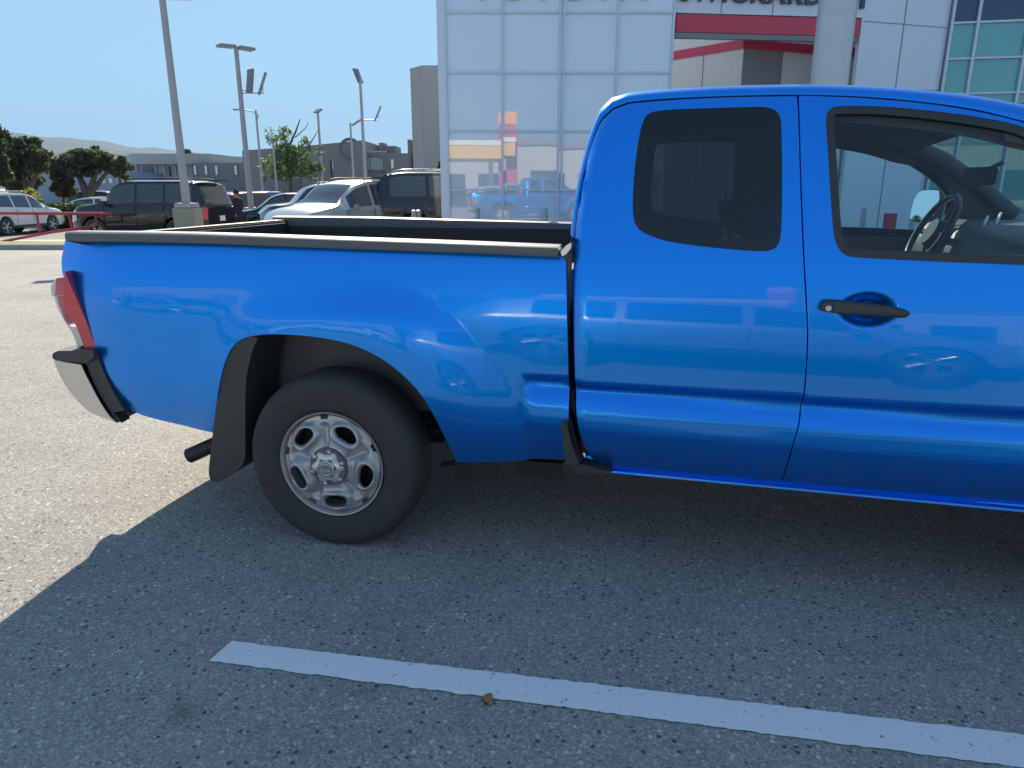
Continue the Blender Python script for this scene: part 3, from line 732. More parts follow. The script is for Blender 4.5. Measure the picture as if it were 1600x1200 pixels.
# door mirrors
mx, mz = TL(1455, 322, WID + .13)
for f, k in ((lambda y: y, 0), (lambda y: WID - y, 1)):
    m = MB(); L = [(a_[0], a_[1]) for a_ in smooth_poly([(-.10, -.075), (-.105, .03), (-.07, .085), (.09, .09), (.11, .05), (.10, -.07), (.05, -.095), (-.06, -.095)], True, .03, 90)]
    rows = [[Vector((mx + o, f(-.13 + p[0] * s_), mz + p[1] * s_)) for p in L] for o, s_ in ((0, 1), (.05, .98), (.10, .8), (.13, .45))]
    m.grid(rows, closed=True); m.add(rows[-1], [tuple(range(len(L)))])
    m.tube([(mx + .05, f(-.04), mz - .06), (mx + .08, f(.10), mz - .05)], .028, 8)
    o = m.build('door_mirror', PLASTIC, truck, sm=50)
    m = MB(); m.add([Vector((mx - .036 + .30 * p[0] + .10 * p[1], f(-.13 + p[0] * .94), mz + p[1] * .94)) for p in L], [tuple(range(len(L)))]); m.build('mirror_glass', MIRR, o)

# front end beyond the frame: fenders, bonnet, grille, bumper, lamps
def Yfr(x, z):
    r = hypot(x - 3.24, z - HUBZ); F1 = 1 - smooth(.48, .75, r)
    return prof(z) * .8 + .04 - .045 * F1 + .35 * max(0, x - 3.75) ** 2 * 1.2
fa = [Vector((3.24 + .47*cos(a), HUBZ + .02 + .49*sin(a))) for a in [pi*1.02 - j*(pi*1.04)/16 for j in range(17)]]
ff = [Vector((2.74, .40))] + fa + [Vector((3.80, .42)), Vector((4.02, .50)), Vector((4.06, .70)), Vector((4.04, 1.0)), Vector((3.85, 1.13)), Vector((3.4, 1.22)), Vector((3.12, 1.30)), Vector((2.875, 1.32)), Vector((2.865, 1.25)), Vector((2.857, 1.05)), Vector((2.807, .80)), Vector((2.758, .62))]
ffs = smooth_poly(ff, True, .03, 30)
for f in (lambda y: y, lambda y: WID - y):
    m = MB(); m.grid([[Vector((p.x + (3.24 - p.x) * .01, f(y_), p.y)) for p in fa] for y_ in (.06, .25, .50)]); m.build('wheel_arch_liner', ARCHM, truck, sm=50)
m = MB(); m.box((3.47, WID/2, .82), (.96, WID - .96, .62)); m.build('engine_block', DARKMETAL, truck)
for mir in (None, WID): panel('front_fender', ffs, [], Yfr, BLUE, truck, grid=.05, mirror=mir)
m = MB(); rows = []
for i in range(12):
    x = 3.06 + 1.01 * i / 11; z = 1.335 - .03 * (i / 11) - .16 * (i / 11) ** 3
    rows.append([Vector((x - .10 * (v*2-1) ** 2 * (i / 11), .09 + (WID - .18) * v, z - .035 * (v*2-1) ** 4 + .0)) for v in [j/10 for j in range(11)]])
m.grid(rows); m.build('bonnet', BLUE, truck, sm=60)
m = MB(); m.box((4.05, WID/2, .93), (.08, .95, .30), bev=.03); m.build('grille', DARKMETAL, truck, sm=40)
m = MB(); m.box((4.10, WID/2, .56), (.22, WID - .12, .26), bev=.08); m.build('front_bumper', BLUE, truck, sm=40)
for y in (.27, WID - .27): m = MB(); m.box((4.0, y, .98), (.14, .30, .2), bev=.04); m.build('headlight', CLEARLENS, truck, sm=40)

# ---- wheel
def make_wheel():
    """outer face towards -y, centre at the origin"""
    R = WR / 1.045
    m = MB(); W_ = .245
    pr = [(.205, .215), (.225, .232), (.245, .240), (.300, .250), (.34, .244), (R - .012, .222), (R - .002, .195), (R, .150), (R, .09), (R - .002, .055), (R - .012, .028), (.345, .008), (.325, .0005), (.30, -.001), (.262, .004), (.245, .008), (.232, .012), (.222, .022)]
    M = Matrix.Rotation(radians(-90), 4, 'X')   # z of the lathe -> +y
    m.lathe([(r, h) for r, h in pr], 72, M)
    for i in range(64):   # tread blocks
        a = 2*pi*i/64
        for h, off in ((.10, .5), (.15, 0)):
            b = a + off * 2*pi/64; c = Vector((cos(b)*(R-.0057), h, -sin(b)*(R-.0057)))
            m.box(c, (.012, .036, .026), M=Matrix.Rotation(b, 3, 'Y'))
    tyre = m.mesh('tyre', 40)
    # rim barrel and flange
    m = MB(); m.lathe([(.214, .200), (.205, .19), (.192, .18), (.185, .12), (.188, .05), (.196, .060), (.2055, .044), (.2105, .022), (.2175, .010), (.2215, .009), (.222, .014), (.221, .022), (.214, .028)], 72, M)
    rim = m.mesh('rim', 40)
    # pressed disc with five windows
    wins = []
    RW = .190
    for k in range(5):
        c = radians(60 + 72 * k)
        P = []
        for (rr, da) in ((.815, -12), (.835, 0), (.815, 12), (.76, 17.5), (.68, 18.5), (.60, 13), (.575, 0), (.60, -13), (.68, -18.5), (.76, -17.5)):
            P.append(Vector((cos(c + radians(da)) * rr * .222, sin(c + radians(da)) * rr * .222)))
        wins.append(smooth_poly(P, True, .006, 80))
    def depth(x, z):
        r = hypot(x, z); a = atan2(z, x)
        k = ((math.degrees(a) - 60 + 36) % 72) - 36           # angle from window centre
        y = .024 - .010 * smooth(.195, .175, r)
        y += -.014 * smooth(.175, .10, r) - .014 * smooth(.085, .068, r)
        dr = (r / .222 - .70) / .155; da = radians(k) * r / .222 / .25
        lip = math.exp(-((hypot(dr, da * 1.0) - 1.05) / .28) ** 2)
        y -= .021 * lip * smooth(.08, .10, r)
        sp = math.exp(-((abs(k) - 36) / 7.5) ** 2)              # channel down each spoke
        y += .024 * sp * smooth(.07, .10, r) * smooth(.192, .15, r)
        return y
    outer = [Vector((cos(a) * (.2035 - (.015 if abs(((math.degrees(a) - 96 + 36) % 72) - 36) < 4.5 else 0)), sin(a) * (.2035 - (.015 if abs(((math.degrees(a) - 96 + 36) % 72) - 36) < 4.5 else 0)))) for a in [j*2*pi/180 for j in range(180)]]
    d = panel('wheel_disc', outer, wins, depth, None, None, grid=.0065, skirt=.008, hole_skirt=.012)
    disc = d.data; bpy.data.objects.remove(d)
    m = MB(); m.lathe([(0, .08), (.19, .085)], 40, M); m.lathe([(0.0, .075), (.13, .078), (.15, .11)], 40, M); back = m.mesh('brake_drum', 40)
    # centre cap
    m = MB()
    pts = []
    for j in range(96):
        a = 2*pi*j/96; rr = .061 + .008 * cos(6 * a - .3); pts.append((a, rr))
    rows = [[Vector((cos(a)*rr*k_, h, sin(a)*rr*k_)) for a, rr in pts] for k_, h in ((1.04, .012), (1.0, .003), (.92, -.001), (.72, -.005), (.60, -.006))]
    m.grid(rows, closed=True); m.lathe([(.036, -.002), (.0355, -.016), (.032, -.020), (.0, -.0205)], 40, M)
    capm = m.mesh('centre_cap', 35)
    m = MB()
    def ell(cx_, cz_, a_, b_, r_): m.tube([(cx_ + a_*cos(q), -.0212, cz_ + b_*sin(q)) for q in [j*2*pi/28 for j in range(28)]], r_, 5, closed=True)
    ell(0, 0, .0235, .0165, .0012); ell(0, .0055, .0145, .0055, .001); ell(0, -.001, .0058, .0150, .001); ell(0, 0, .0295, .0295, .001)
    for me_ in (capm,): me_.transform(Matrix.Translation((0, -.024, 0)))
    emb = m.mesh('emblem', 60); emb.transform(Matrix.Translation((0, -.024, 0)))
    m = MB(); m.lathe([(.030, -.0195), (.076, -.0195), (.080, -.010), (.080, .01)], 48, M); rec = m.mesh('hub_shade_ring', 40)  # dark ring whose colour stands in for the shade round the nuts
    nuts = []
    for k in range(6):
        a = radians(60*k + 20); m = MB(); c = Vector((cos(a)*.068, -.014, sin(a)*.068))
        m.tube([c + Vector((0, .02, 0)), c + Vector((0, -.018, 0)), c + Vector((0, -.024, 0))], [.011, .0105, .006], 6); nuts.append(m.mesh('lug_nut', 30))
    return tyre, rim, disc, back, capm, emb, nuts, rec
WM = make_wheel()
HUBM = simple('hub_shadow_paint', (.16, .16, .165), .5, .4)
def put_wheel(x, y, far):
    p = mesh_obj('wheel', WM[0].copy() if False else WM[0], None, truck)
    if not WM[0].materials: WM[0].materials.append(RUBBER)
    p.name = 'wheel'; p.location = (x, y, HUBZ); p.scale = (1.045, 1, 1.045); p.rotation_euler = (0, radians(0 if not far else 25), pi if far else 0)
    for nm, me, mt in (('rim', WM[1], STEEL), ('wheel_disc', WM[2], STEEL), ('brake_drum', WM[3], DARKMETAL), ('centre_cap', WM[4], CAPM), ('emblem', WM[5], DARKMETAL), ('hub_shade_ring', WM[7], HUBM)):
        if not me.materials: me.materials.append(mt)
        mesh_obj(nm, me, None, p)
    for n_ in WM[6]:
        if not n_.materials: n_.materials.append(CHROME)
        mesh_obj('lug_nut', n_, None, p)
put_wheel(HUBX, -.006, False); put_wheel(3.24, .03, False); put_wheel(HUBX, WID - .015, True); put_wheel(3.24, WID - .03, True)

# ================================================================== other vehicles
WHT = paint('white_paint', (.72, .74, .76), 0, .35)
BLK = paint('black_paint', (.018, .020, .024), .3, .25)
DGR = paint('graphite_paint', (.05, .055, .06), .5, .28)
SLV = paint('silver_paint', (.42, .44, .46), .6, .3)
REDP = paint('dark_red_paint', (.22, .02, .03), .3, .3)
BLP = paint('mid_blue_paint', (.02, .11, .42), .3, .3)
ALLOY = simple('alloy', (.55, .56, .57), .3, .8)
STICKER = simple('window_sticker', (.8, .8, .78), .7)
def wheel_meshes(R, W_):
    M = Matrix.Rotation(radians(-90), 4, 'X')
    m = MB(); m.lathe([(R*.66, .02), (R*.70, .0), (R*.9, .0), (R, .03), (R, W_-.03), (R*.9, W_), (R*.66, W_)], 28, M); ty = m.mesh('tyre', 40)
    m = MB(); m.lathe([(R*.68, .01), (R*.655, .004), (R*.64, .03), (R*.62, W_*.6)], 28, M)
    for k in range(5):
        a = 2*pi*k/5 + .3
        for d in (-.17, .17):
            p0 = Vector((cos(a)*R*.1, .035, sin(a)*R*.1)); p1 = Vector((cos(a+d)*R*.64, .02, sin(a+d)*R*.64)); m.tube([p0, p1], [R*.07, R*.05], 6)
    m.tube([Vector((0, .02, 0)), Vector((0, .08, 0))], R*.16, 14); rm = m.mesh('rim', 40)
    m = MB(); m.lathe([(0, W_*.5), (R*.63, W_*.5)], 24, M); bk = m.mesh('brake_disc', 40)
    for me, mt in ((ty, RUBBER), (rm, ALLOY), (bk, DARKMETAL)): me.materials.append(mt)
    return ty, rm, bk
WH = wheel_meshes(.36, .24)
def car(name, label, cat, loc, heading, pt, sp, group=None, extra=None):
    """x = 0 rear bumper, x = L nose, y = 0 right flank .. the car is centred on its own origin; heading = angle of its nose"""
    L, W, wb0, wb1 = sp['L'], sp['W'], sp['axles'][0], sp['axles'][1]
    R_ = sp.get('R', .36); z0 = sp.get('z0', .26)
    root = empty(name, loc, heading, label, cat, group)
    belt = pchip(*zip(*sp['belt'])); top = pchip(*zip(*sp['top'])); wid = pchip([0, .12, .5, L*.5, L-.6, L-.15, L], [W*.42, W*.47, W*.495, W*.5, W*.49, W*.44, W*.36])
    rh = sp.get('roofw', .37) * W
    def inwin(x):
        for a, b in sp['side']:
            if a <= x <= b: return True
        return False
    xs = {0, .04, .12, L-.03, L}
    n = 44
    for i in range(n+1): xs.add(round(L*i/n, 3))
    for a, b in sp['side'] + sp['glass']: xs.add(a); xs.add(b)
    for ax in (wb0, wb1):
        for k in range(-6, 7): xs.add(round(ax + (R_+.055) * k / 6, 4))
    xs = sorted(xs); X = [xs[0]]
    for x in xs[1:]:
        if x - X[-1] > .008: X.append(x)
        elif any(abs(x - q) < 1e-6 for ab in sp['side'] + sp['glass'] for q in ab): X[-1] = x
    rows = []
    for x in X:
        w = wid(x); b = belt(x); t = max(top(x), b + .01)
        zb = z0 + .10 * (smooth(.5, 0, x) + smooth(L-.5, L, x))
        for ax in (wb0, wb1):
            d = abs(x - ax); r = R_ + .055
            if d < r: zb = max(zb, R_ + sqrt(r*r - d*d))
        gh = smooth(.10, .32, t - b)
        wr_ = w * .93 * (1 - gh) + rh * gh * min(1, w / (W * .47))
        m1 = max(zb + .015, z0 + .16); m2 = max(zb + .03, (z0 + b) * .52); bl = max(b, zb + .05)
        te = t - .035
        def lr(u): return (w * .965 * (1-u) + wr_ * u, bl * (1-u) + te * u)
        P = [(w * .92, zb), (w * .985, m1), (w, m2), (w * .985, bl - .08 if bl - .08 > m2 else bl - .01), (w * .965, bl), lr(.10), lr(.90), (wr_ * .985, te + .012), (wr_ * .90, t - .006), (wr_ * .45, t + .018), (0, t + .022)]
        rows.append([Vector((x - L/2, -y, z)) for y, z in P] + [Vector((x - L/2, y, z)) for y, z in P[-2::-1]])
    K = len(rows[0]); NP = 11
    body = MB(); body.grid(rows)
    faces = body.f; body.f = []; glassF = {'l': [], 'r': []}; topG = {}; lamps = {}
    sw = {}
    for i in range(len(X)-1):
        xm = (X[i] + X[i+1]) / 2
        for j in range(K-1):
            f = faces[i*(K-1)+j]; jj = j if j < NP-1 else K-2-j; side = 'r' if j < NP-1 else 'l'
            if jj == 5 and inwin(xm):
                wi = [q for q, (a, b) in enumerate(sp['side']) if a <= xm <= b][0]; sw.setdefault((side, wi), []).append(f)
            elif jj in (8, 9) and any(a <= xm <= b for a, b in sp['glass']):
                gi = [q for q, (a, b) in enumerate(sp['glass']) if a <= xm <= b][0]; topG.setdefault(gi, []).append(f)
            elif jj in (2, 3) and xm > L - sp.get('hl', .32): lamps.setdefault(('headlight', side), []).append(f)
            elif jj in sp.get('tlj', (2, 3)) and xm < sp.get('tl', .16): lamps.setdefault(('tail_light', side), []).append(f)
            else: body.f.append(f)
    verts = body.v
    for r0 in (rows[0], rows[-1]):
        k = len(body.v)
        c = MB()
        half = [r0[:NP], r0[NP-1:][::-1]]
        body.add(half[0] + [Vector((v.x, 0, v.z)) for v in half[0]], [(q, q+1, q+1+NP, q+NP) for q in range(NP-1)])
        body.add(half[1] + [Vector((v.x, 0, v.z)) for v in half[1]], [(q, q+1, q+1+NP, q+NP) for q in range(NP-1)])
    body.mi = [0] * len(body.f)
    body.build('body', pt, root, sm=32)
    def sub(nm, fs, mt, par=root):
        m = MB(); used = {}; 
        for f in fs:
            idx = []
            for q in f:
                if q not in used: used[q] = len(m.v); m.v.append(verts[q])
                idx.append(used[q])
            m.f.append(tuple(idx)); m.mi.append(0)
        return m.build(nm, mt, par, sm=40)
    for (s_, k), fs in sw.items(): sub('window', fs, CARGLASS)
    for gi, fs in topG.items(): sub('windscreen' if sp['glass'][gi][0] > L*.45 else 'rear_window', fs, CARGLASS)
    for (nm, s_), fs in lamps.items(): sub(nm, fs, CLEARLENS if nm == 'headlight' else REDLENS)
    m = MB(); m.box((0, 0, .52), (L * .93, W * .78, .46)); m.build('underbody', DARKMETAL, root)
    fz = belt(L - .1)
    m = MB(); m.box((L/2 - .02, 0, fz * .62), (.06, W * .52, fz * .28), bev=.02); m.build('grille', DARKMETAL, root)
    m = MB(); m.box((L/2 - .01, 0, .38), (.10, W * .80, .14), bev=.03); m.build('front_bumper', PLASTIC, root)
    m = MB(); m.box((-L/2 + .01, 0, .46), (.10, W * .84, .18), bev=.03); m.build('rear_bumper', PLASTIC, root)
    m = MB(); m.box((-L/2 - .012, 0, .80), (.012, .32, .16)); m.build('number_plate', STICKER, root)
    for s_ in (-1, 1):
        # door seams, sills, handles, mirrors
        for a, b in sp['doors']:
            m = MB(); m.box((a - L/2, s_ * (wid(a) - .0), (z0 + .14 + belt(a)) / 2 + .04), (.008, .012, belt(a) - z0 - .22)); m.build('door_seam', TRIM, root)
        for a, b in sp['doors'][:-1]:
            m = MB(); m.box((a + .12 - L/2, s_ * (wid(a) + .004), belt(a) - .10), (.17, .03, .028), bev=.008); m.build('door_handle', pt, root)
        m = MB(); xm = sp['mirror']; m.box((xm - L/2, s_ * (W/2 + .10), belt(xm) + .07), (.12, .20, .14), bev=.04); m.box((xm - L/2 + .02, s_ * (W/2 - .02), belt(xm) + .02), (.06, .12, .05)); m.build('mirror', pt if not sp.get('darkmirror') else PLASTIC, root, sm=40)
        if sp.get('rails'):
            a, b = sp['rails']; m = MB(); pts_ = [(a, .0), (a + .12, .075), (a + .4, .085), (b - .4, .085), (b - .12, .07), (b, .0)]
            m.tube([(x - L/2, s_ * rh * .93, top(x) + z - .015) for x, z in pts_], .018, 8); m.build('roof_rail', CHROME if sp.get('chromerail') else PLASTIC, root, sm=40)
        m = MB(); m.box(((wb0 + wb1) / 2 - L/2, s_ * W * .485, z0 + .055), (wb1 - wb0 - 2 * R_ - .15, .05, .11), bev=.02); m.build('rocker_trim', PLASTIC, root)
        for ax in (wb0, wb1):
            for me, nm in ((WH[0], 'wheel'),):
                p = mesh_obj('wheel', me, None, root); p.location = (ax - L/2, s_ * (W/2 - .02) if s_ < 0 else W/2 - .02, R_); p.rotation_euler = (0, random.random()*2, pi if s_ > 0 else 0)
                p.scale = (R_/.36,) * 3
            mesh_obj('rim', WH[1], None, p); mesh_obj('brake_disc', WH[2], None, p)
    if extra: extra(root, L, W, belt, top, wid)
    return root
SUV_S = dict(L=4.6, W=1.86, axles=(.85, 3.54), R=.36, z0=.30, belt=[(0, .95), (.4, 1.10), (1.5, 1.06), (3.2, 1.0), (3.7, .98), (4.3, .86), (4.6, .70)],
             top=[(0, 1.0), (.10, 1.22), (.45, 1.60), (1.3, 1.69), (2.3, 1.68), (2.8, 1.58), (3.55, 1.10), (4.2, .97), (4.6, .74)],
             side=[(.72, 1.42), (1.50, 2.36), (2.44, 3.18)], glass=[(.12, .42), (2.82, 3.50)], doors=[(1.46, 0), (2.40, 0), (3.30, 0)], mirror=3.12, rails=(.7, 2.5))
SUV_L = dict(L=5.2, W=2.0, axles=(1.12, 4.18), R=.40, z0=.36, belt=[(0, 1.12), (.4, 1.22), (2.5, 1.20), (4.2, 1.18), (4.8, 1.10), (5.2, .86)],
             top=[(0, 1.16), (.12, 1.40), (.30, 1.82), (1.0, 1.92), (2.8, 1.92), (3.35, 1.80), (4.0, 1.28), (4.8, 1.18), (5.2, .90)], roofw=.39,
             side=[(.50, 1.45), (1.55, 2.50), (2.60, 3.55)], glass=[(.06, .28), (3.38, 3.96)], doors=[(1.5, 0), (2.55, 0), (3.75, 0)], mirror=3.6, rails=(.5, 3.0), darkmirror=True, tlj=(2, 3, 4))
SEDAN = dict(L=4.7, W=1.82, axles=(.95, 3.70), R=.33, z0=.22, belt=[(0, .92), (.8, .95), (3.0, .90), (3.8, .86), (4.4, .74), (4.7, .60)],
             top=[(0, 1.0), (.5, 1.04), (1.0, 1.26), (1.6, 1.42), (2.4, 1.45), (2.9, 1.36), (3.5, 1.0), (4.3, .80), (4.7, .64)],
             side=[(1.15, 2.05), (2.13, 3.0)], glass=[(.60, 1.50), (2.70, 3.45)], doors=[(1.3, 0), (2.1, 0), (3.1, 0)], mirror=2.95)
def scl(sp, L, **kw):
    k = L / sp['L']; d = dict(sp, L=L, axles=tuple(a * k for a in sp['axles']), mirror=sp['mirror'] * k)
    for q in ('belt', 'top', 'doors'): d[q] = [(a * k, b) for a, b in sp[q]]
    for q in ('side', 'glass'): d[q] = [(a * k, b * k) for a, b in sp[q]]
    if sp.get('rails'): d['rails'] = tuple(a * k for a in sp['rails'])
    d.update(kw); return d
def place(px, Y, dz=0):
    X = gx(px, Y); return (X, Y, gz(X, Y) + dz)
H = radians
car('sport_utility_vehicle', 'white compact sport utility vehicle on the road at the far left behind the red barrier', 'suv', place(20, 31.0), H(86), WHT, SUV_S)
def blk_extra(root, L, W, belt, top, wid):
    m = MB(); m.box((-L/2 + .22, 0, 1.93), (.42, W * .66, .035), bev=.012); m.build('roof_spoiler', BLK, root, sm=40)
    m = MB(); m.box((.95 - .0, -W/2 * .905, 1.42), (.16, .006, .18)); m.box((.95, -W/2 * .885, 1.62), (.14, .006, .05)); m.build('window_sticker', STICKER, root)
def blk_extra2(root, L, W, belt, top, wid):
    m = MB(); m.box((-L/2 + .22, 0, 1.93), (.42, W * .66, .035), bev=.012); m.build('roof_spoiler', BLK, root, sm=40)
    for y in (-W/2*.90, ):
        m = MB(); m.box((.98, W/2 * .905, 1.40), (.20, .012, .13)); m.build('window_sticker', STICKER, root)
        m = MB(); m.box((1.00, W/2 * .865, 1.62), (.16, .012, .05)); m.build('price_sticker', STICKER, root)
car('sport_utility_vehicle', 'large black sport utility vehicle parked side on behind the leftmost light pole', 'suv', place(245, 23.0), H(180 - 6), BLK, scl(SUV_L, 4.5), extra=blk_extra2)
car('sport_utility_vehicle', 'silver crossover with glinting bonnet and wide windscreen just beyond the truck bed', 'suv', place(554, 20.0), H(180 + 56), SLV, scl(SUV_S, 4.9, W=1.93, top=[(a*4.9/4.6, b*1.03) for a, b in SUV_S['top']]))
car('sport_utility_vehicle', 'tall black sport utility vehicle with roof rails parked against the silver glass building', 'suv', place(728, 20.9), H(9), BLK, dict(SUV_L, chromerail=True), extra=blk_extra2)
car('sport_utility_vehicle', 'boxy dark sport utility vehicle parked behind the glinting crossover', 'suv', place(512, 27.0), H(180 + 24), DGR, scl(SUV_L, 4.8))
car('parked_car', 'dark red hatchback parked with its tail toward the camera right of the light pole', 'car', place(398, 36), H(62), REDP, dict(SUV_S, rails=None))
car('parked_car', 'bright blue hatchback parked between the dark red one and the boxy dark vehicle', 'car', place(426, 41), H(70), BLP, dict(SUV_S, rails=None))
car('parked_car', 'white car with sunlit roof parked to the right of the blue hatchback', 'car', place(450, 48), H(60), WHT, SEDAN)
car('parked_car', 'black car parked nose toward the camera under the slim tree', 'car', place(452, 30), H(200), BLK, dict(SUV_S, rails=None))
rowg = 'cars parked in the distant row'
cols = [(352, 'silver'), (366, 'black'), (381, 'white'), (396, 'grey'), (412, 'pale'), (428, 'dark')]
PM = dict(silver=SLV, black=BLK, white=WHT, grey=DGR, pale=SLV, dark=BLK)
LB = {352: 'silver sedan at the left end of the distant row, next to the large black vehicle', 366: 'black sedan second from the left in the distant row', 381: 'white sedan in the distant row straight behind the second light pole',
      396: 'grey sedan in the distant row just right of the second light pole', 412: 'pale silver sedan in the distant row behind the dark red hatchback', 428: 'dark sedan at the right end of the distant row by the slim tree'}
protos = {}
for px, kk in cols:
    if kk not in protos and kk not in ('pale', 'dark'):
        o = car('parked_car', LB[px], 'car', place(px, 50), H(40), PM[kk], SEDAN, rowg); protos[kk] = o
    else:
        o = copy_tree(protos['silver' if kk == 'pale' else 'black']); o.location = place(px, 50); o['label'] = LB[px]
car('parked_car', 'white car mostly hidden behind the bonnet of the large black vehicle', 'car', place(168, 37), H(10), WHT, SEDAN)
car('parked_car', 'dark grey car parked in the shade beyond the umbrella shaped tree', 'car', place(172, 46), H(0), DGR, SUV_S)
# a dark vehicle beyond the truck's windscreen
car('sport_utility_vehicle', 'dark sport utility vehicle glimpsed through the windscreen of the blue truck', 'suv', place(1850, 9.5), H(180), BLK, SUV_L)

# ================================================================== ground, road, kerb, lawn, pavement
def gsheet(name, xs, ys, mat, dz=0, kind='structure'):
    m = MB(); m.grid([[Vector((x, y, gz(x, y) + dz)) for x in xs] for y in ys]); o = m.build(name, mat, sm=60); o['kind'] = kind; return o
def fr(a, b, n): return [a + (b - a) * i / n for i in range(n + 1)]
gsheet('asphalt_lot', [-5000, -1500, -400, -120] + fr(-60, 20, 40) + [60, 200, 1200, 5000], [-1500, -300, -60, -20, -5, 5] + fr(14, 34, 20) + [60, 150, 600, 2000, 6000], ASPHALT)
def poly_sheet(name, pts, mat, dz, thick=.0, kind='structure', label=None):
    m = MB(); P = [Vector((x, y, gz(x, y) + dz)) for x, y in pts]; n = len(P)
    if thick: m.add(P + [p - Vector((0, 0, thick)) for p in P], [tuple(range(n))] + [(i, (i+1) % n, (i+1) % n + n, i + n) for i in range(n)])
    else: m.add(P, [tuple(range(n))])
    o = m.build(name, mat); o['kind'] = kind; return o
def strip(name, ya, yb, xa, xb, mat, dz, thick=0, skew=.0, kind='structure'):
    m = MB(); N = 24; M_ = max(1, int((yb - ya) / 1.5))
    rows = [[Vector((x, y + skew * (x + 12), gz(x, y + skew * (x + 12)) + dz)) for x in fr(xa, xb, N)] for y in fr(ya, yb, M_)]
    if thick:
        lo_ = [v - Vector((0, 0, thick)) for v in rows[0]]; hi_ = [v - Vector((0, 0, thick)) for v in rows[-1]]
        rows = [lo_] + rows + [hi_]
    m.grid(rows); o = m.build(name, mat, sm=30); o['kind'] = kind; return o
KY = 18.6      # kerb of the planting strip that edges the lot on the left
strip('kerb', KY, KY + .22, -60, -8.2, KERB, .13, .18)
strip('lawn', KY + .22, KY + 2.0, -18.5, -8.3, GRASS, .14, .15, kind='stuff')
strip('planter_pavement', KY + .22, KY + 2.0, -60, -18.5, CONC, .125, .15)
strip('sidewalk', KY + 2.0, KY + 4.4, -60, -8.3, CONC, .12, .15)
strip('road', KY + 4.5, KY + 16, -80, -13.2, ROAD, .012)
strip('far_kerb', KY + 16, KY + 16.3, -80, -14, KERB, .12, .18)
strip('far_sidewalk', KY + 16.3, KY + 18, -80, -14, CONC, .11, .18)
strip('far_lawn', KY + 18, KY + 22, -80, -16, GRASS, .13, .2, kind='stuff')
# parking line under the camera's feet, traced from its four corners
A_, B_, C_, D_ = gpt(362, 1003), gpt(1640, 1154), gpt(1640, 1206), gpt(327, 1034)
m = MB(); N = 260; rows = []
rnd = random.Random(3)
for i in range(N + 1):
    u = (i / N) ** 1.0; t0 = A_.lerp(B_ + (B_ - A_) * 1.2, u); t1 = D_.lerp(C_ + (C_ - D_) * 1.2, u)
    d = (t1 - t0).normalized(); j0 = rnd.uniform(-.0034, .0034); j1 = rnd.uniform(-.0034, .0034)
    rows.append([t0 + d*j0 + Vector((0, 0, .004)), (t0+t1)/2 + Vector((0, 0, .0045)), t1 + d*j1 + Vector((0, 0, .004))])
m.grid(rows); o = m.build('parking_line', LINE); o['kind'] = 'structure'
# fallen leaf
lp = gpt(762, 1096); m = MB()
q = [Vector((cos(a) * .016 * (1 + .25*sin(3*a)), sin(a) * .024, .007 + .006 * sin(2*a + 1))) for a in [j*2*pi/14 for j in range(14)]]
m.add([Vector((0, 0, .016))] + q + [v - Vector((0, 0, .0012)) for v in q], [(0, 1 + i, 1 + (i+1) % 14) for i in range(14)] + [(1 + i, 15 + i, 15 + (i+1) % 14, 1 + (i+1) % 14) for i in range(14)])
m.tube([(0, -.022, .008), (.004, -.036, .006)], .0012, 5)
o = m.build('fallen_leaf', simple('dry_leaf', (.36, .16, .07), .7, var=.3, vs=80), sm=50); o.location = (lp.x, lp.y, .004); o.rotation_euler = (0, 0, .4); tag(o, 'small brown dry leaf lying against the lower edge of the white parking line', 'leaf')

# ================================================================== showroom
PANE = NT('silver_reflective_glass'); PANE.set(PANE.mix(PANE.noise(.3, 2), (.60, .67, .79), (.66, .72, .83)), .015, 0, ior=2.6); PANE.bump(PANE.noise(.7, 2), .05, .02); PANE = PANE.m
PANW = simple('white_metal_panel', (.62, .68, .80), .32, .1, var=.04, vs=.7)
MULL = simple('silver_mullion', (.56, .62, .73), .35, .1)
PANEL_GREY = simple('portal_panel', (.62, .64, .64), .4, var=.05)
REDB = simple('red_band', (.55, .03, .08), .35, coat=.3, var=.05)
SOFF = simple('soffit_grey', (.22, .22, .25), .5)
TEAL = NT('teal_glass'); TEAL.set(TEAL.mix(TEAL.noise(.4, 2), (.06, .33, .35), (.09, .40, .41)), .02, 0, ior=2.0); TEAL = TEAL.m
NAVY = NT('navy_spandrel_glass'); NAVY.set(NAVY.mix(NAVY.noise(.4, 2), (.01, .04, .10), (.015, .05, .12)), .04, 0, ior=1.7); NAVY = NAVY.m  # darker navy glass for the upper rows of the wing
SIGN = simple('sign_letter', (.05, .07, .11), .5)
YF = 18.0
bldg = empty('showroom', (gx(1043, YF), YF, 0), 0, 'silver glass and white panel car showroom with red portal bands and a teal glass wing', 'building')
bo = Vector(bldg.location)
def bpart(m, nm, mt, par=None, sm=None):
    m.v = [tuple(Vector(v) - bo) for v in m.v]; return m.build(nm, mt, par or bldg, sm=sm)
mx_ = [at(px, 240, YF).x for px in (700, 785, 872, 958, 1041)]
rz_ = [at(900, py, YF).z for py in (20, 114, 205, 297)]
st_ = rz_[0] - rz_[1]
zr = [0.05, rz_[3], rz_[2], rz_[1], rz_[0], rz_[0] + st_, rz_[0] + 2*st_, rz_[0] + 3*st_]
rg = random.Random(5)
frame = MB()
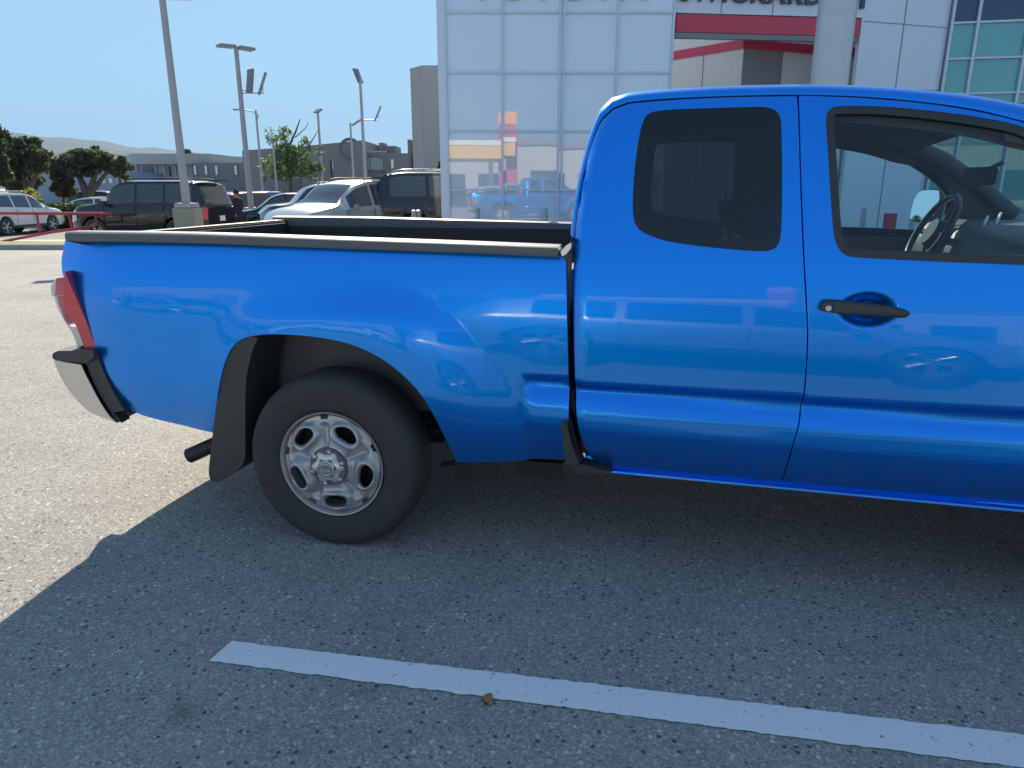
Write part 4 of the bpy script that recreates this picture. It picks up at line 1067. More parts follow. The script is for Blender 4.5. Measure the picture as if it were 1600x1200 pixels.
for i in range(4):
    for j in range(len(zr) - 1):
        xa_, xb2, za, zb2 = mx_[i] + .025, mx_[i+1] - .025, zr[j] + .025, zr[j+1] - .025
        tx, tz_ = rg.uniform(-.0015, .0015), rg.uniform(-.002, .002)
        m = MB(); cx_, cz_ = (xa_+xb2)/2, (za+zb2)/2
        rows = [[Vector((x, YF + (x-cx_)*tx + (z-cz_)*tz_ + .0009*((x-cx_)/.6)**2, z)) for x in fr(xa_, xb2, 6)] for z in fr(za, zb2, 4)]
        m.grid(rows); bpart(m, 'glass_pane', PANE, sm=60)
for x in mx_: frame.box((x, YF - .02, zr[-1]/2), (.05, .10, zr[-1]))
for z in zr[1:]:
    frame.box(((mx_[0]+mx_[-1])/2, YF - .012, z), (mx_[-1]-mx_[0]-.05, .08, .05))
bpart(frame, 'mullion_grid', MULL)
m = MB(); m.box((mx_[0] - .105, YF + .05, zr[-1]/2 - .0), (.16, .24, zr[-1])); bpart(m, 'corner_trim', PANW)
m = MB(); m.box(((mx_[0]+mx_[-1])/2, YF + .17, zr[-1]/2), (mx_[-1]-mx_[0] + .1, .25, zr[-1] - .02)); bpart(m, 'screen_wall', PANW); m = MB(); m.box(((mx_[0]+mx_[-1])/2 + .4, YF + 10.6, zr[-1]/2), (mx_[-1]-mx_[0] - .7, 12, zr[-1] - .04)); bpart(m, 'building_core', PANW)
m = MB(); m.tube([(at(872, 200, YF).x + .10, YF - .10, zr[1]), (at(872, 200, YF).x + .10, YF - .10, zr[-1])], .022, 8); bpart(m, 'drain_pipe', PANW, sm=40)
# portal section (recedes to the right), white fascia above
def on_line(x0, y0, yaw, px, py=100):
    """plan point where the vertical wall line from (x0, y0) with heading yaw meets the sight line of px"""
    for k in range(2):
        pass
    d = Vector((cos(yaw), sin(yaw)))
    r = ray(px, py); t_ = None
    # solve (x0 + s d.x) / (y0 + s d.y) = r.x / r.y
    s_ = (r.x * y0 - r.y * x0) / (r.y * d.x - r.x * d.y)
    return Vector((x0 + s_ * d.x, y0 + s_ * d.y))
B = Vector((mx_[-1] + .03, YF)); Cc = on_line(B.x, B.y, radians(6.6), 1346, 60); Dd = on_line(Cc.x, Cc.y, radians(17), 1483, 30); Ee = on_line(Dd.x, Dd.y, radians(-12), 1900, 60)
def zat(p, px, py): r = ray(px, py); return CAMH + r.z * (p.y / r.y)
zf0 = zat(B, 1048, 21); zf1 = zat(B, 1048, 49); zf2 = zat(B, 1048, 58); TOP = zr[-1]
def wall(a, b, z0_, z1_, th=.12, off=0):
    d = (b - a).normalized(); n_ = Vector((d.y, -d.x)); P = [a + n_*off, b + n_*off, b - n_*th, a - n_*th]
    m = MB(); m.add([Vector((p.x, p.y, z0_)) for p in P] + [Vector((p.x, p.y, z1_)) for p in P], [(3,2,1,0),(4,5,6,7),(0,1,5,4),(1,2,6,5),(2,3,7,6),(3,0,4,7)]); return m
bpart(wall(B, Cc, zf0 + .02, TOP, .14), 'portal_fascia', PANW)
bpart(wall(B + (Cc-B)*.01, Cc - (Cc-B)*.012, zf1, zf0, .25, -.03), 'red_fascia', REDB)
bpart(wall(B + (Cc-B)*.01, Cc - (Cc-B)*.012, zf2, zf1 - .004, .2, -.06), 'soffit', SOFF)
bpart(wall(Cc - (Cc-B).normalized()*.04, Cc, 0, zf0 + .016, .14, .004), 'portal_leg', PANW)
# panel joints
def joint_lines(a, b, pxs, zs_, z0_, z1_, nm):
    d = (b - a).normalized(); n_ = Vector((d.y, -d.x)); m = MB()
    for px_ in pxs:
        p = on_line(a.x, a.y, atan2(d.y, d.x), px_, 40); q_ = p + n_*.006; m.box((q_.x, q_.y, (z0_+z1_)/2), (.012, .02, z1_-z0_), rz=atan2(d.y, d.x))
    for z in zs_:
        c = (a + b)/2 + n_*.006; m.box((c.x, c.y, z), ((b-a).length, .02, .012), rz=atan2(d.y, d.x))
    bpart(m, nm, TRIM if 0 else SOFF)
joint_lines(B, Cc, (1125, 1205, 1285), [], zf0 + .03, TOP, 'panel_joint')
# prow of light panels with a red band, set back inside the portal
Kp = Vector((at(1160, 100, 19.6).x, 19.6)); Lp = Vector((at(1030, 100, 21.6).x, 21.6)); Rp = Vector((at(1345, 100, 20.9).x, 20.9)); Mp = Kp + (Rp - Kp) * .32
zb_a = zat(Kp, 1160, 61.5); zb_b = zat(Kp, 1160, 76)
bpart(wall(Lp, Kp, 0, TOP - .5, .3), 'prow_wall', PANEL_GREY); 
bpart(wall(Kp, Mp, 0, zb_b - .01, .3, .02), 'prow_column', SOFF)
bpart(wall(Kp, Rp, 0, TOP - .5, .3), 'prow_wall', PANEL_GREY)
bpart(wall(Lp, Kp, zb_b, zb_a, .1, .03), 'red_band', REDB); bpart(wall(Kp, Rp, zb_b, zb_a, .1, .03), 'red_band', REDB)
joint_lines(Lp, Kp, (1103,), [], 0, zb_b, 'panel_joint')
# white panels right of the portal
bpart(wall(Cc, Dd, 0, TOP, .14), 'white_panel_wall', PANW)
zj = zat(Cc, 1346, 33); joint_lines(Cc, Dd, (1412,), [zj - 2.9, zj - 1.45, zj, zj + 1.45], 0, TOP, 'panel_joint')
# teal glass wing
d_ = (Ee - Dd).normalized(); n_ = Vector((d_.y, -d_.x)); zt1 = zat(Dd, 1483, 37); hgt = zt1 - zat(Dd, 1475, 93)
gx_ = [Dd]
pp = [on_line(Dd.x, Dd.y, radians(-12), q, 60) for q in (1483, 1523, 1603, 1690, 1780, 1880)]
zz = [0.05, zt1 - 3*hgt, zt1 - 2*hgt, zt1 - hgt, zt1, zt1 + hgt, zt1 + 2*hgt, zt1 + 3*hgt]; zz = [z for z in zz if z >= 0.05]
for i in range(5):
    for j in range(len(zz)-1):
        a = pp[i].lerp(pp[i+1], .02); b = pp[i].lerp(pp[i+1], .98)
        bpart(wall(a, b, zz[j] + .02, zz[j+1] - .02, .02, -.01 + rg.uniform(-.002, .002)), 'wing_pane', NAVY if zz[j] > zt1 - .1 else TEAL)
m = MB()
for p in pp: q_ = p + n_*.03; m.box((q_.x, q_.y, TOP/2), (.06, .12, TOP), rz=radians(-12))
for z in zz[1:]: c = (pp[0]+pp[-1])/2 + n_*.02; m.box((c.x, c.y, z), ((pp[-1]-pp[0]).length, .10, .045), rz=radians(-12))
bpart(m, 'wing_mullions', MULL)
m = MB(); m.add([Vector((p.x, p.y, 0)) for p in (B + Vector((0, .4)), Dd + Vector((-.3, 1.2)), Ee + Vector((0, .5)), Vector((Ee.x, 34)), Vector((B.x, 34)))] + [Vector((p.x, p.y, TOP - .3)) for p in (B + Vector((0, .4)), Dd + Vector((-.3, 1.2)), Ee + Vector((0, .5)), Vector((Ee.x, 34)), Vector((B.x, 34)))],
      [(4,3,2,1,0),(5,6,7,8,9),(1,2,7,6),(2,3,8,7),(3,4,9,8)])
bpart(m, 'rear_wing', PANW)
# raised letters
def text_mesh(txt, size, depth=.05):
    cu = bpy.data.curves.new('letters', 'FONT'); cu.body = txt; cu.size = size; cu.extrude = depth; cu.offset = size * .018; cu.space_character = 1.12
    ob = bpy.data.objects.new('letters', cu); COL.objects.link(ob)
    dg = bpy.context.evaluated_depsgraph_get(); dg.update()
    me = bpy.data.meshes.new_from_object(ob.evaluated_get(dg)); bpy.data.objects.remove(ob); return me
def put_text(txt, a, yaw, zbase, width, nm, off):
    me = text_mesh(txt, 1.0); xs_ = [v.co.x for v in me.vertices]; w0 = max(xs_) - min(xs_); k = width / w0
    me.transform(Matrix.Translation((-min(xs_), 0, 0))); me.transform(Matrix.Scale(k, 4)); me.transform(Matrix.Rotation(radians(90), 4, 'X')); me.transform(Matrix.Rotation(yaw, 4, 'Z'))
    n_ = Vector((sin(yaw), -cos(yaw))); me.transform(Matrix.Translation((a.x + n_.x*off - bo.x, a.y + n_.y*off - bo.y, zbase)))
    return mesh_obj(nm, me, SIGN, bldg)
a = on_line(B.x, B.y, radians(6.6), 1060, 8); b = on_line(B.x, B.y, radians(6.6), 1282, 8)
put_text('SWICKARD', a, radians(6.6), zat(a, 1060, 1.5), (b - a).length, 'sign_lettering', .06)
a2 = on_line(B.x, B.y, radians(6.6), 1330, 8); b2 = Cc
put_text('T', on_line(B.x, B.y, radians(6.6), 1332, 8), radians(6.6), zat(a2, 1338, 13), .42, 'sign_lettering', .06)
xa_ = at(735, 5, YF).x; xb2 = at(1012, 5, YF).x
put_text('TOYOTA', Vector((xa_, YF)), 0, zat(Vector((0, YF)), 870, -2.2), xb2 - xa_, 'sign_lettering', .10)

# big round column
m = MB(); cxp = gx(1303, 13.6, 4); m.tube([(cxp, 13.6, 0), (cxp, 13.6, 9.5)], .315, 40)
for z in (2.2, 4.4, 6.6): m.lathe([(.317, -.012), (.321, -.012), (.321, .012), (.317, .012)], 40, Matrix.Translation((cxp, 13.6, z)))
COLM = simple('brushed_column', (.50, .52, .56), .38, .45, var=.06, vs=2)
o = m.build('column', COLM, sm=40); tag(o, 'tall round silver column standing in front of the red portal of the showroom', 'column')
# bollards and red bin in front of the glass
BOL = simple('bollard_steel', (.30, .34, .38), .35, .5)
bl = None
for px_, Y_, lb in ((648, 15.2, 'left one of the pair of steel bollards in front of the tall black vehicle'), (655, 15.25, 'right one of the pair of steel bollards in front of the tall black vehicle'),
                    (747, 16.6, 'steel bollard before the second glass bay of the silver facade'), (852, 16.6, 'steel bollard before the third glass bay, nearest to the cab'),
                    (1346, 16.6, 'left steel bollard seen through the door window of the truck'), (1423, 16.4, 'right steel bollard seen through the door window, beside the door mirror')):
    if bl is None:
        m = MB(); m.tube([(0, 0, 0), (0, 0, 1.0)], .055, 16, caps=False); m.lathe([(.055, 1.0), (.045, 1.03), (.0, 1.045)], 16); m.lathe([(.10, 0), (.10, .012), (.056, .014)], 16)
        bl = m.build('bollard', BOL, sm=40); o = bl
    else: o = bl.copy(); COL.objects.link(o)
    o.location = (gx(px_, Y_, .5), Y_, 0); tag(o, lb, 'bollard', 'steel bollards along the showroom')
p = at(1390, 344, 16.2); m = MB(); m.tube([(0, 0, 0), (0, 0, .7)], .03, 10)
m.box((0, -.02, .76), (.28, .05, .36), bev=.01); o = m.build('red_sign_post', simple('red_plate', (.45, .03, .05), .5), sm=40); o.location = (p.x, 16.2, -.0); tag(o, 'small red sign plate on a post before the glass, seen through the door window', 'sign')
m = MB()

# ================================================================== buildings in the distance
def zpx(py, Y, px=800): return at(px, py, Y).z
WALLB = simple('tilt_up_wall', (.40, .395, .39), .8, var=.06, vs=.5)
WALLG = simple('grey_wall', (.20, .205, .215), .8, var=.06, vs=.4)
WALLP = simple('pale_wall', (.44, .44, .44), .8, var=.06, vs=.4)
ROOFG = simple('roof_gravel', (.25, .24, .23), .9)
WINL = simple('bright_window_blind', (.85, .85, .70), .5)  # pale base colour stands in for the light in the windows
WINT = simple('teal_window', (.20, .42, .42), .08, var=.1)
def block(nm, mt, parent, pxa, pxb, pyt, Y, depth=14, pyt2=None, Y2=None, zb=-.6):
    """a real box-like wing: front face from column pxa to pxb, top at pyt; other end at depth Y2"""
    Y2 = Y if Y2 is None else Y2
    za = zpx(pyt, Y, pxa); zb2 = za if pyt2 is None else zpx(pyt2, Y2, pxb)
    a = Vector((gx(pxa, Y, za), Y)); b = Vector((gx(pxb, Y2, zb2), Y2))
    P = [Vector((a.x, a.y, zb)), Vector((b.x, b.y, zb)), Vector((b.x, b.y + depth, zb)), Vector((a.x, a.y + depth, zb)), Vector((a.x, a.y, za)), Vector((b.x, b.y, zb2)), Vector((b.x, b.y + depth, zb2)), Vector((a.x, a.y + depth, za))]
    m = MB(); m.add([p - Vector(parent.location) for p in P], [(3,2,1,0),(4,5,6,7),(0,1,5,4),(1,2,6,5),(2,3,7,6),(3,0,4,7)]); return m.build(nm, mt, parent)
def fbox(nm, mt, parent, pxa, pxb, pya, pyb, Y, proud=.06):
    A = at(pxa, pya, Y); Bq = at(pxb, pyb, Y); m = MB(); c = (A + Bq) / 2 - Vector(parent.location)
    m.box((c.x, Y - parent.location.y - proud, c.z), (abs(Bq.x - A.x), .12, abs(A.z - Bq.z))); return m.build(nm, mt, parent)
# tower block left of the showroom
b = empty('tower_block', (gx(668, 30), 30, 0), 0, 'windowless beige concrete tower block rising left of the silver showroom facade', 'building')
block('wall', WALLB, b, 658, 760, 102, 30, 10)
block('side_wall', WALLB, b, 640.5, 657.8, 107, 30.6, 9, pyt2=102.5, Y2=30.0)
block('lower_wing', WALLG, b, 636.5, 641.5, 218, 31.5, 8)
# dark grey long building
b = empty('office_building', (gx(500, 62), 62, 0), 0, 'dark grey office building with a round emblem, teal window and rooftop units', 'building')
block('wall', WALLG, b, 468, 566, 229, 62, 20, pyt2=219, Y2=58)
block('wall', WALLG, b, 566.5, 655, 239.5, 60, 18)
block('wall', WALLG, b, 378, 467.5, 235, 64, 18, pyt2=229)
block('rooftop_unit', WALLG, b, 600, 618, 228, 64, 3, zb=4); block('rooftop_unit', ROOFG, b, 592, 599, 223, 64, 2, zb=4); block('rooftop_unit', ROOFG, b, 574, 590, 234, 65, 3, zb=4)
fbox('parapet_cap', WALLP, b, 567, 604, 238, 236, 59.8)
for q in ((575.5, 597.5, 247.5, 265), ):
    w_ = fbox('window', WINT, b, *q, 59.9); fbox('window_frame', WALLP, w_, 0, 1, 0, 1, 59.9) if 0 else None
    m = MB(); A = at(q[0], q[2], 59.8) - Vector(b.location); Bq = at(q[1], q[3], 59.8) - Vector(b.location)
    for x in (A.x, A.x + (Bq.x-A.x)*.2, A.x + (Bq.x-A.x)*.78, Bq.x): m.box((x, A.y - .14, (A.z+Bq.z)/2), (.08, .06, A.z - Bq.z + .1))
    for z in (A.z, Bq.z): m.box(((A.x+Bq.x)/2, A.y - .14, z), (Bq.x - A.x + .1, .06, .08))
    m.build('window_frame', WALLP, b)
fbox('window', WINL, b, 611, 615.5, 249, 263, 59.9); fbox('door', TRIM, b, 516, 519, 250, 280, 60.0); fbox('window', WINL, b, 519.5, 522, 252, 264, 60.0)
e_ = at(547, 233, 58.6); m = MB(); m.lathe([(.62, 0), (.70, -.05), (.80, -.05), (.86, 0)], 32, Matrix.Translation(e_ - Vector(b.location)) @ Matrix.Rotation(radians(90), 4, 'X')); m.build('round_emblem', simple('emblem_grey', (.13, .135, .145), .7), b, sm=40)
# warehouse
b = empty('warehouse', (gx(290, 78), 78, 0), 0, 'long low grey warehouse with a pale fascia and four narrow bright windows', 'building')
block('wall', WALLP, b, 196, 300, 257, 78, 25); block('fascia', WALLB, b, 203, 327, 240, 77.2, 20, zb=zpx(256.5, 77.2, 250))
block('wall', WALLG, b, 300.5, 384, 254.5, 76, 22); block('wall', WALLP, b, 384.5, 418, 255, 75, 20)
for x in (303, 320, 336.5, 366.5): fbox('window', WINL, b, x, x + 4.6, 259, 273, 75.9)
fbox('recess', WALLG, b, 223, 242, 260, 285, 77.9); fbox('door', TRIM, b, 263.5, 268, 260, 276, 77.9)
for x in (215, 245, 258, 275, 290): fbox('pilaster', WALLB, b, x, x + .8, 258, 300, 77.9)
# blue-grey building behind the umbrella tree
b = empty('low_building', (gx(165, 70), 70, 0), 0, 'blue grey low building with small bright windows behind the umbrella shaped tree', 'building')
block('wall', simple('blue_grey_wall', (.26, .32, .42), .8), b, 20, 192, 268, 70, 12)
for x in (160, 171): fbox('window', WINL, b, x, x + 5, 279, 286, 69.9)
# hillside houses are a few pixels: scattered small blocks on the ridge (one mass)
HILLM = NT('hill_scrub'); HILLM.set(HILLM.ramp(HILLM.noise(.012, 8, .65), [(.35, (.007, .013, .009)), (.55, (.015, .022, .014)), (.7, (.030, .032, .022))]), .95); HILLM = HILLM.m
def ridge(nm, Y, prof_px, depth, seed, dz=0, sub=260):
    f_ = pchip(*zip(*prof_px)); rr = random.Random(seed); rows = []
    n = sub; x0 = prof_px[0][0]; x1 = prof_px[-1][0]
    ph = [rr.uniform(0, 6.3) for _ in range(9)]
    for j in range(14):
        v = j / 13; row = []
        for i in range(n + 1):
            px = x0 + (x1 - x0) * i / n; Yt = Y; X = (px - 800) / F * Yt * cos(PITCH)
            top_ = at(px, f_(px), Y).z; bump_ = sum(sin(px * (.05 + .09*q) + ph[q] + v*2*q) / (1.2 + q) for q in range(9)) * Y * .0006
            h = top_ * sin(v * pi / 2) ** 1.3 + bump_ * v * (3 if v > .9 else 1) + (rr.random() - .5) * Y * .0008 * v
            row.append(Vector((X, Y - depth * (1 - v), max(-2, h - 2 * (1 - v)))))
        rows.append(row)
    rows.append([Vector((p.x, p.y + depth, -2)) for p in rows[-1]])
    m = MB(); m.grid(rows); o = m.build(nm, HILLM, sm=60); o['kind'] = 'structure'; return o
ridge('hills', 3400, [(-500, 190), (-200, 195), (0, 209), (60, 212), (120, 217), (180, 224), (240, 232), (300, 239), (380, 246), (460, 252), (560, 262), (700, 275), (900, 285)], 1500, 2)
ridge('near_hills', 1500, [(-500, 255), (-100, 250), (100, 243), (180, 236), (225, 239), (280, 247), (330, 250), (390, 252), (450, 262), (620, 275), (900, 288)], 500, 5)
rr = random.Random(8); m = MB()
for i in range(150):
    px = rr.uniform(150, 400); Y = rr.uniform(1250, 1420); v = (Y - 1000) / 500; z = at(px, 246 + (px-180)*.03, 1500).z * sin(v*pi/2)**1.3
    X = (px - 800) / F * Y * cos(PITCH); s_ = rr.uniform(6, 13); m.box((X, Y - 12, z + 3), (s_, s_, s_ * .6))
o = m.build('hillside_houses', WALLP); o['kind'] = 'stuff'; o['label'] = 'tiny pale houses scattered over the hazy hillside'

# ================================================================== trees and shrubs
def leafmat(nm, a, b_, tr=.35):
    t = NT(nm); inf = t.new('ShaderNodeNewGeometry'); c = t.ramp(inf.outputs['Random Per Island'], [(0, a), (1, b_)]); t.set(c, .6)
    tl = t.new('ShaderNodeBsdfTranslucent'); t.link(t.mix(1.0, c, (1.2, 1.35, .7), 'MULTIPLY'), tl.inputs[0]); mx = t.new('ShaderNodeMixShader'); mx.inputs[0].default_value = tr
    t.link(t.b.outputs[0], mx.inputs[1]); t.link(tl.outputs[0], mx.inputs[2]); t.link(mx.outputs[0], t.out.inputs[0]); return t.m
LEAF = leafmat('oak_leaves', (.045, .06, .035), (.12, .14, .075)); LEAF2 = leafmat('eucalyptus_leaves', (.05, .085, .05), (.15, .21, .10), .45)
HEDGE = leafmat('hedge_leaves', (.03, .05, .02), (.10, .13, .05)); BROWN = leafmat('reddish_leaves', (.05, .05, .03), (.16, .10, .05)); YEL = leafmat('yellow_leaves', (.25, .22, .06), (.48, .42, .14))
BARK = simple('bark', (.12, .10, .085), .9, var=.3, vs=8)
def leaves(m, blobs, n, s_, rr):
    tot = sum(b_[3] * b_[4] * b_[5] for b_ in blobs)
    for cx_, cy_, cz_, rx, ry, rz_2 in blobs:
        k = int(n * rx*ry*rz_2 / tot)
        for _ in range(k):
            while True:
                u = Vector((rr.uniform(-1, 1), rr.uniform(-1, 1), rr.uniform(-1, 1)))
                if u.length < 1: break
            r_ = u.length; u = u / max(r_, 1e-3) * r_ ** .45
            if rr.random() < .22 and r_ > .6: u *= 1.12
            c = Vector((cx_ + u.x*rx, cy_ + u.y*ry, cz_ + u.z*rz_2)); a = Vector((rr.gauss(0, 1), rr.gauss(0, 1), rr.gauss(0, 1))).normalized(); b2 = a.orthogonal().normalized(); b2 = (b2 * cos(rr.random()*6) + a.cross(b2) * sin(rr.random()*6)); q = s_ * rr.uniform(.5, 1.3)
            m.v += [tuple(c - b2*q), tuple(c + a*q*.45), tuple(c + b2*q), tuple(c - a*q*.45)]; k0 = len(m.v) - 4; m.f.append((k0, k0+1, k0+2, k0+3)); m.mi.append(0)
def tmesh(m, nm, mt, parent):
    me = bpy.data.meshes.new(nm); me.from_pydata(m.v, [], m.f); me.update(); return mesh_obj(nm, me, mt, parent)
def tree(name, label, px, Y, blobs_px, n, s_, mt, trunk, seed, group=None, cat='tree'):
    """blobs_px: (px, py, half width px, half height px); trunk: polylines in photo columns/rows at depth Y"""
    rr = random.Random(seed); X = gx(px, Y); root = empty(name, (X, Y, gz(X, Y)), 0, label, cat, group); o_ = Vector(root.location)
    sc_ = Y / F * 1.0; bl_ = []
    for bx, by, hw, hh in blobs_px:
        c = at(bx, by, Y + rr.uniform(-.5, .5) * hw * sc_) - o_; R1 = hw * sc_; R3 = hh * sc_
        bl_.append((c.x, c.y, c.z, R1 * .60, R1 * .60, R3 * .58))
        for _ in range(22):
            a = rr.uniform(0, 2*pi); e = rr.uniform(-1, 1.3); k = rr.uniform(.55, .98); q = rr.uniform(.10, .26)
            bl_.append((c.x + cos(a)*cos(e)*R1*k, c.y + sin(a)*cos(e)*R1*k, c.z + sin(e)*R3*k, R1*q, R1*q, R3*q*1.05))
    m = MB(); leaves(m, bl_, int(n * 1.5), s_ * .72, rr); tmesh(m, 'crown', mt, root)
    m = MB()
    for pts, r0, r1 in trunk:
        P = [at(a, b_, Y) - o_ for a, b_ in pts]; k = len(P); P = [p + Vector((0, rr.uniform(-.15, .15), 0)) for p in P]
        m.tube(P, [r0 + (r1 - r0) * i / (k-1) for i in range(k)], 8)
    m.build('trunk', BARK, root, sm=50); return root
tg_ = 'street trees on the left'
tree('oak_tree', 'dark leafy tree cut by the left edge of the photo, tallest of the street trees', -22, 38, [(-26, 225, 34, 48), (-2, 212, 14, 16), (-10, 262, 30, 26)], 9000, .16, LEAF, [([(-22, 330), (-22, 280), (-18, 240)], .30, .15)], 1, tg_)
tree('oak_tree', 'dark bushy tree second from the left edge, behind the white compact vehicle', 38, 42, [(38, 240, 32, 26), (14, 262, 26, 30), (62, 252, 20, 24), (30, 286, 30, 22)], 13000, .16, LEAF, [([(42, 320), (44, 295), (34, 262)], .28, .12), ([(44, 300), (58, 275), (66, 255)], .16, .06)], 2, tg_)
tree('oak_tree', 'umbrella shaped dark tree standing between the bushy tree and the warehouse', 140, 40, [(118, 250, 32, 17), (150, 246, 34, 16), (182, 262, 22, 17), (130, 266, 38, 14), (96, 262, 20, 20)], 15000, .15, LEAF,
     [([(138, 330), (137, 312), (132, 290), (120, 272), (104, 262)], .30, .08), ([(137, 312), (142, 292), (150, 272), (158, 255)], .22, .07), ([(139, 308), (152, 288), (164, 272), (180, 262)], .16, .06), ([(188, 322), (188, 290), (184, 268)], .10, .05)], 3, tg_)
tree('eucalyptus_tree', 'slim pale green tree with airy branches behind the parked row, against the grey office', 455, 52, [(448, 240, 30, 26), (470, 262, 34, 22), (425, 258, 22, 18), (446, 208, 14, 12), (420, 212, 10, 12), (478, 228, 14, 14), (500, 236, 9, 12), (440, 274, 30, 12)], 3400, .17, LEAF2,
     [([(455, 300), (453, 270), (450, 235), (462, 205), (470, 186)], .16, .03), ([(452, 260), (430, 235), (418, 205)], .09, .02), ([(452, 262), (480, 232), (497, 205)], .09, .02), ([(450, 240), (446, 215), (440, 200)], .07, .02), ([(462, 215), (478, 200), (482, 190)], .04, .012)], 4)
tree('round_shrub', 'large rounded reddish green shrub between the street trees', 98, 40, [(98, 292, 22, 17)], 5000, .12, BROWN, [([(98, 318), (98, 300)], .1, .06)], 5, cat='shrub')
tree('yellow_shrub', 'yellow flowering shrub directly above the roof of the white compact vehicle', 44, 36, [(46, 308, 17, 12)], 3000, .09, YEL, [([(44, 325), (44, 312)], .06, .04)], 6, cat='shrub')
tree('hill_tree', 'small dark tree poking above the warehouse roof beside the leftmost pole', 292, 110, [(291, 238, 8, 5)], 900, .3, LEAF, [([(291, 262), (291, 240)], .2, .1)], 7)
tree('clipped_shrub', 'small dark shrub squeezed between the tower block and the silver facade', 690, 26, [(692, 262, 8, 9)], 900, .12, HEDGE, [([(692, 330), (692, 262)], .05, .03)], 8, cat='shrub')
rr = random.Random(12); X0 = gx(64, 34); X1 = gx(128, 34); m = MB(); leaves(m, [(X0 + (X1-X0)*i/9 - X0, rr.uniform(-.1, .1), .55, .55, .5, .62) for i in range(10)], 7000, .09, rr)
o = tmesh(m, 'hedge', HEDGE, None); o.location = (X0, 34.6, gz(X0, 34)); tag(o, 'low clipped green hedge behind the road between the shrub and the black vehicle', 'hedge')
# leafless utility crossarm on the hill line
# ================================================================== light poles
POLE = simple('pole_grey_paint', (.36, .36, .39), .5, .1); LAMPH = simple('lamp_housing', (.26, .27, .29), .4, .3)
def pole_pts(px0, py0, px1, py1, Y):
    a = at(px0, py0, Y); b_ = at(px1, py1, Y); return a, b_
def light_pole(label, pxb, pyb, pyt, Y, r, heads, base=True, group='light poles of the car lot', name='light_pole'):
    """base column pxb; the shaft stands plumb from the ground to the height seen at row pyt; heads: (dx, dz, length, width, yaw, pitch, roll)"""
    g = at(pxb, pyb, Y); X = g.x; zg = gz(X, Y); root = empty(name, (X, Y, zg), 0, label, 'light pole', group)
    z0_ = 0
    if base:
        m = MB(); zc = g.z - zg; w_ = r * 5.2; m.box((0, 0, (zc - .12) / 2), (w_, w_, zc - .12), bev=.02); bs = m.build('concrete_base', CONCB, root)
        m = MB(); m.box((0, 0, zc - .05), (w_ * .84, w_ * .84, .13), bev=.02); m.build('base_collar', POLE, root); z0_ = zc
    H_ = zpx(pyt, Y, pxb) - zg
    m = MB(); m.tube([(0, 0, z0_), (0, 0, H_)], [r, r * .72], 14); m.build('shaft', POLE, root, sm=40)
    for (dx, dz, L_, W_, yaw, pit, arm) in heads:
        M = Matrix.Rotation(yaw, 3, 'Z') @ Matrix.Rotation(pit, 3, 'Y')
        c = Vector((arm * cos(yaw) + dx, arm * sin(yaw), H_ + dz)); m = MB(); m.box(c, (L_, W_, .09), M=M, bev=.02)
        hd = m.build('lamp_head', LAMPH, root, sm=40)
        m = MB()
        for q in range(6): m.box(c + M @ Vector((-L_*.4 + L_*.16*q, 0, .055)), (.02, W_ * .9, .03), M=M)
        m.build('cooling_fins', LAMPH, hd)
        e_ = c - M @ Vector((L_ * .5 * (1 if dx == 0 else 0), 0, 0)); 
        m = MB(); m.tube([(0, 0, min(H_ - .04, H_ + dz - (.0 if dz > -.2 else .35))), e_ if dz > -.2 else c - Vector((0, 0, .35)), c], .03, 8); m.build('bracket', POLE, root)
    return root
CONCB = simple('base_concrete', (.30, .29, .25), .9, var=.15, vs=3)
light_pole('tallest grey light pole on a square concrete base in front of the large black vehicle', 291.5, 318, -8, 20.5, .115, [(0, 0, .62, .34, .5, radians(-6), .46), (0, 0, .62, .34, pi + .5, radians(-6), .46)])
light_pole('grey light pole with two flat heads on top and two upturned floodlights', 392.5, 324.5, 75, 31.5, .12,
           [(0, .02, .66, .52, .75, radians(2), .40), (0, .02, .66, .52, pi + .75, radians(2), .40), (.45, -1.25, .95, .42, .9, radians(-80), .0), (.95, -1.35, .95, .20, .2, radians(-68), .0)])
light_pole('thin light pole right of the slim tree with a single small head', 572, 300, 118, 45, .11, [(0, .0, .95, .40, 2.4, radians(-60), .2), (.95, -2.1, .95, .16, .4, radians(-65), .0)], base=False)
light_pole('short light pole with one angled head in front of the grey office building', 553.5, 300, 192, 50, .09, [(0, .08, .9, .35, .1, radians(-32), .5)], base=False)
light_pole('light pole rising out of the slim tree', 505, 300, 175, 56, .11, [(0, .08, .6, .5, 1.2, radians(-30), .05)], base=False)
light_pole('pale light pole half hidden in the left part of the slim tree', 433, 302, 222, 44, .07, [(0, .0, .3, .15, 1.2, 0, .0)], base=False)
# curved street lamp over the road
Y = 58; p0 = at(411, 300, Y); X = p0.x; root = empty('street_lamp', (X, Y, gz(X, Y)), 0, 'slender street lamp with a long curved arm reaching left across the second light pole', 'street lamp')
o_ = Vector(root.location); m = MB(); T0 = at(408.5, 172, Y) - o_; A0 = at(409.3, 186, Y) - o_
m.tube([(0, 0, 0), (0, 0, T0.z)], [.11, .07], 10); m.build('shaft', POLE, root, sm=40)
m = MB(); m.tube([Vector((0, 0, A0.z - .1)), at(404, 180, Y) - o_, at(394, 174, Y) - o_, at(382, 171.5, Y) - o_, at(372, 171, Y) - o_], [.06, .05, .045, .04, .04], 8); m.build('arm', POLE, root, sm=50)
m = MB(); c = at(371, 171.3, Y) - o_; m.box(c, (.65, .25, .10), bev=.03); m.build('lamp_head', LAMPH, root, sm=40)
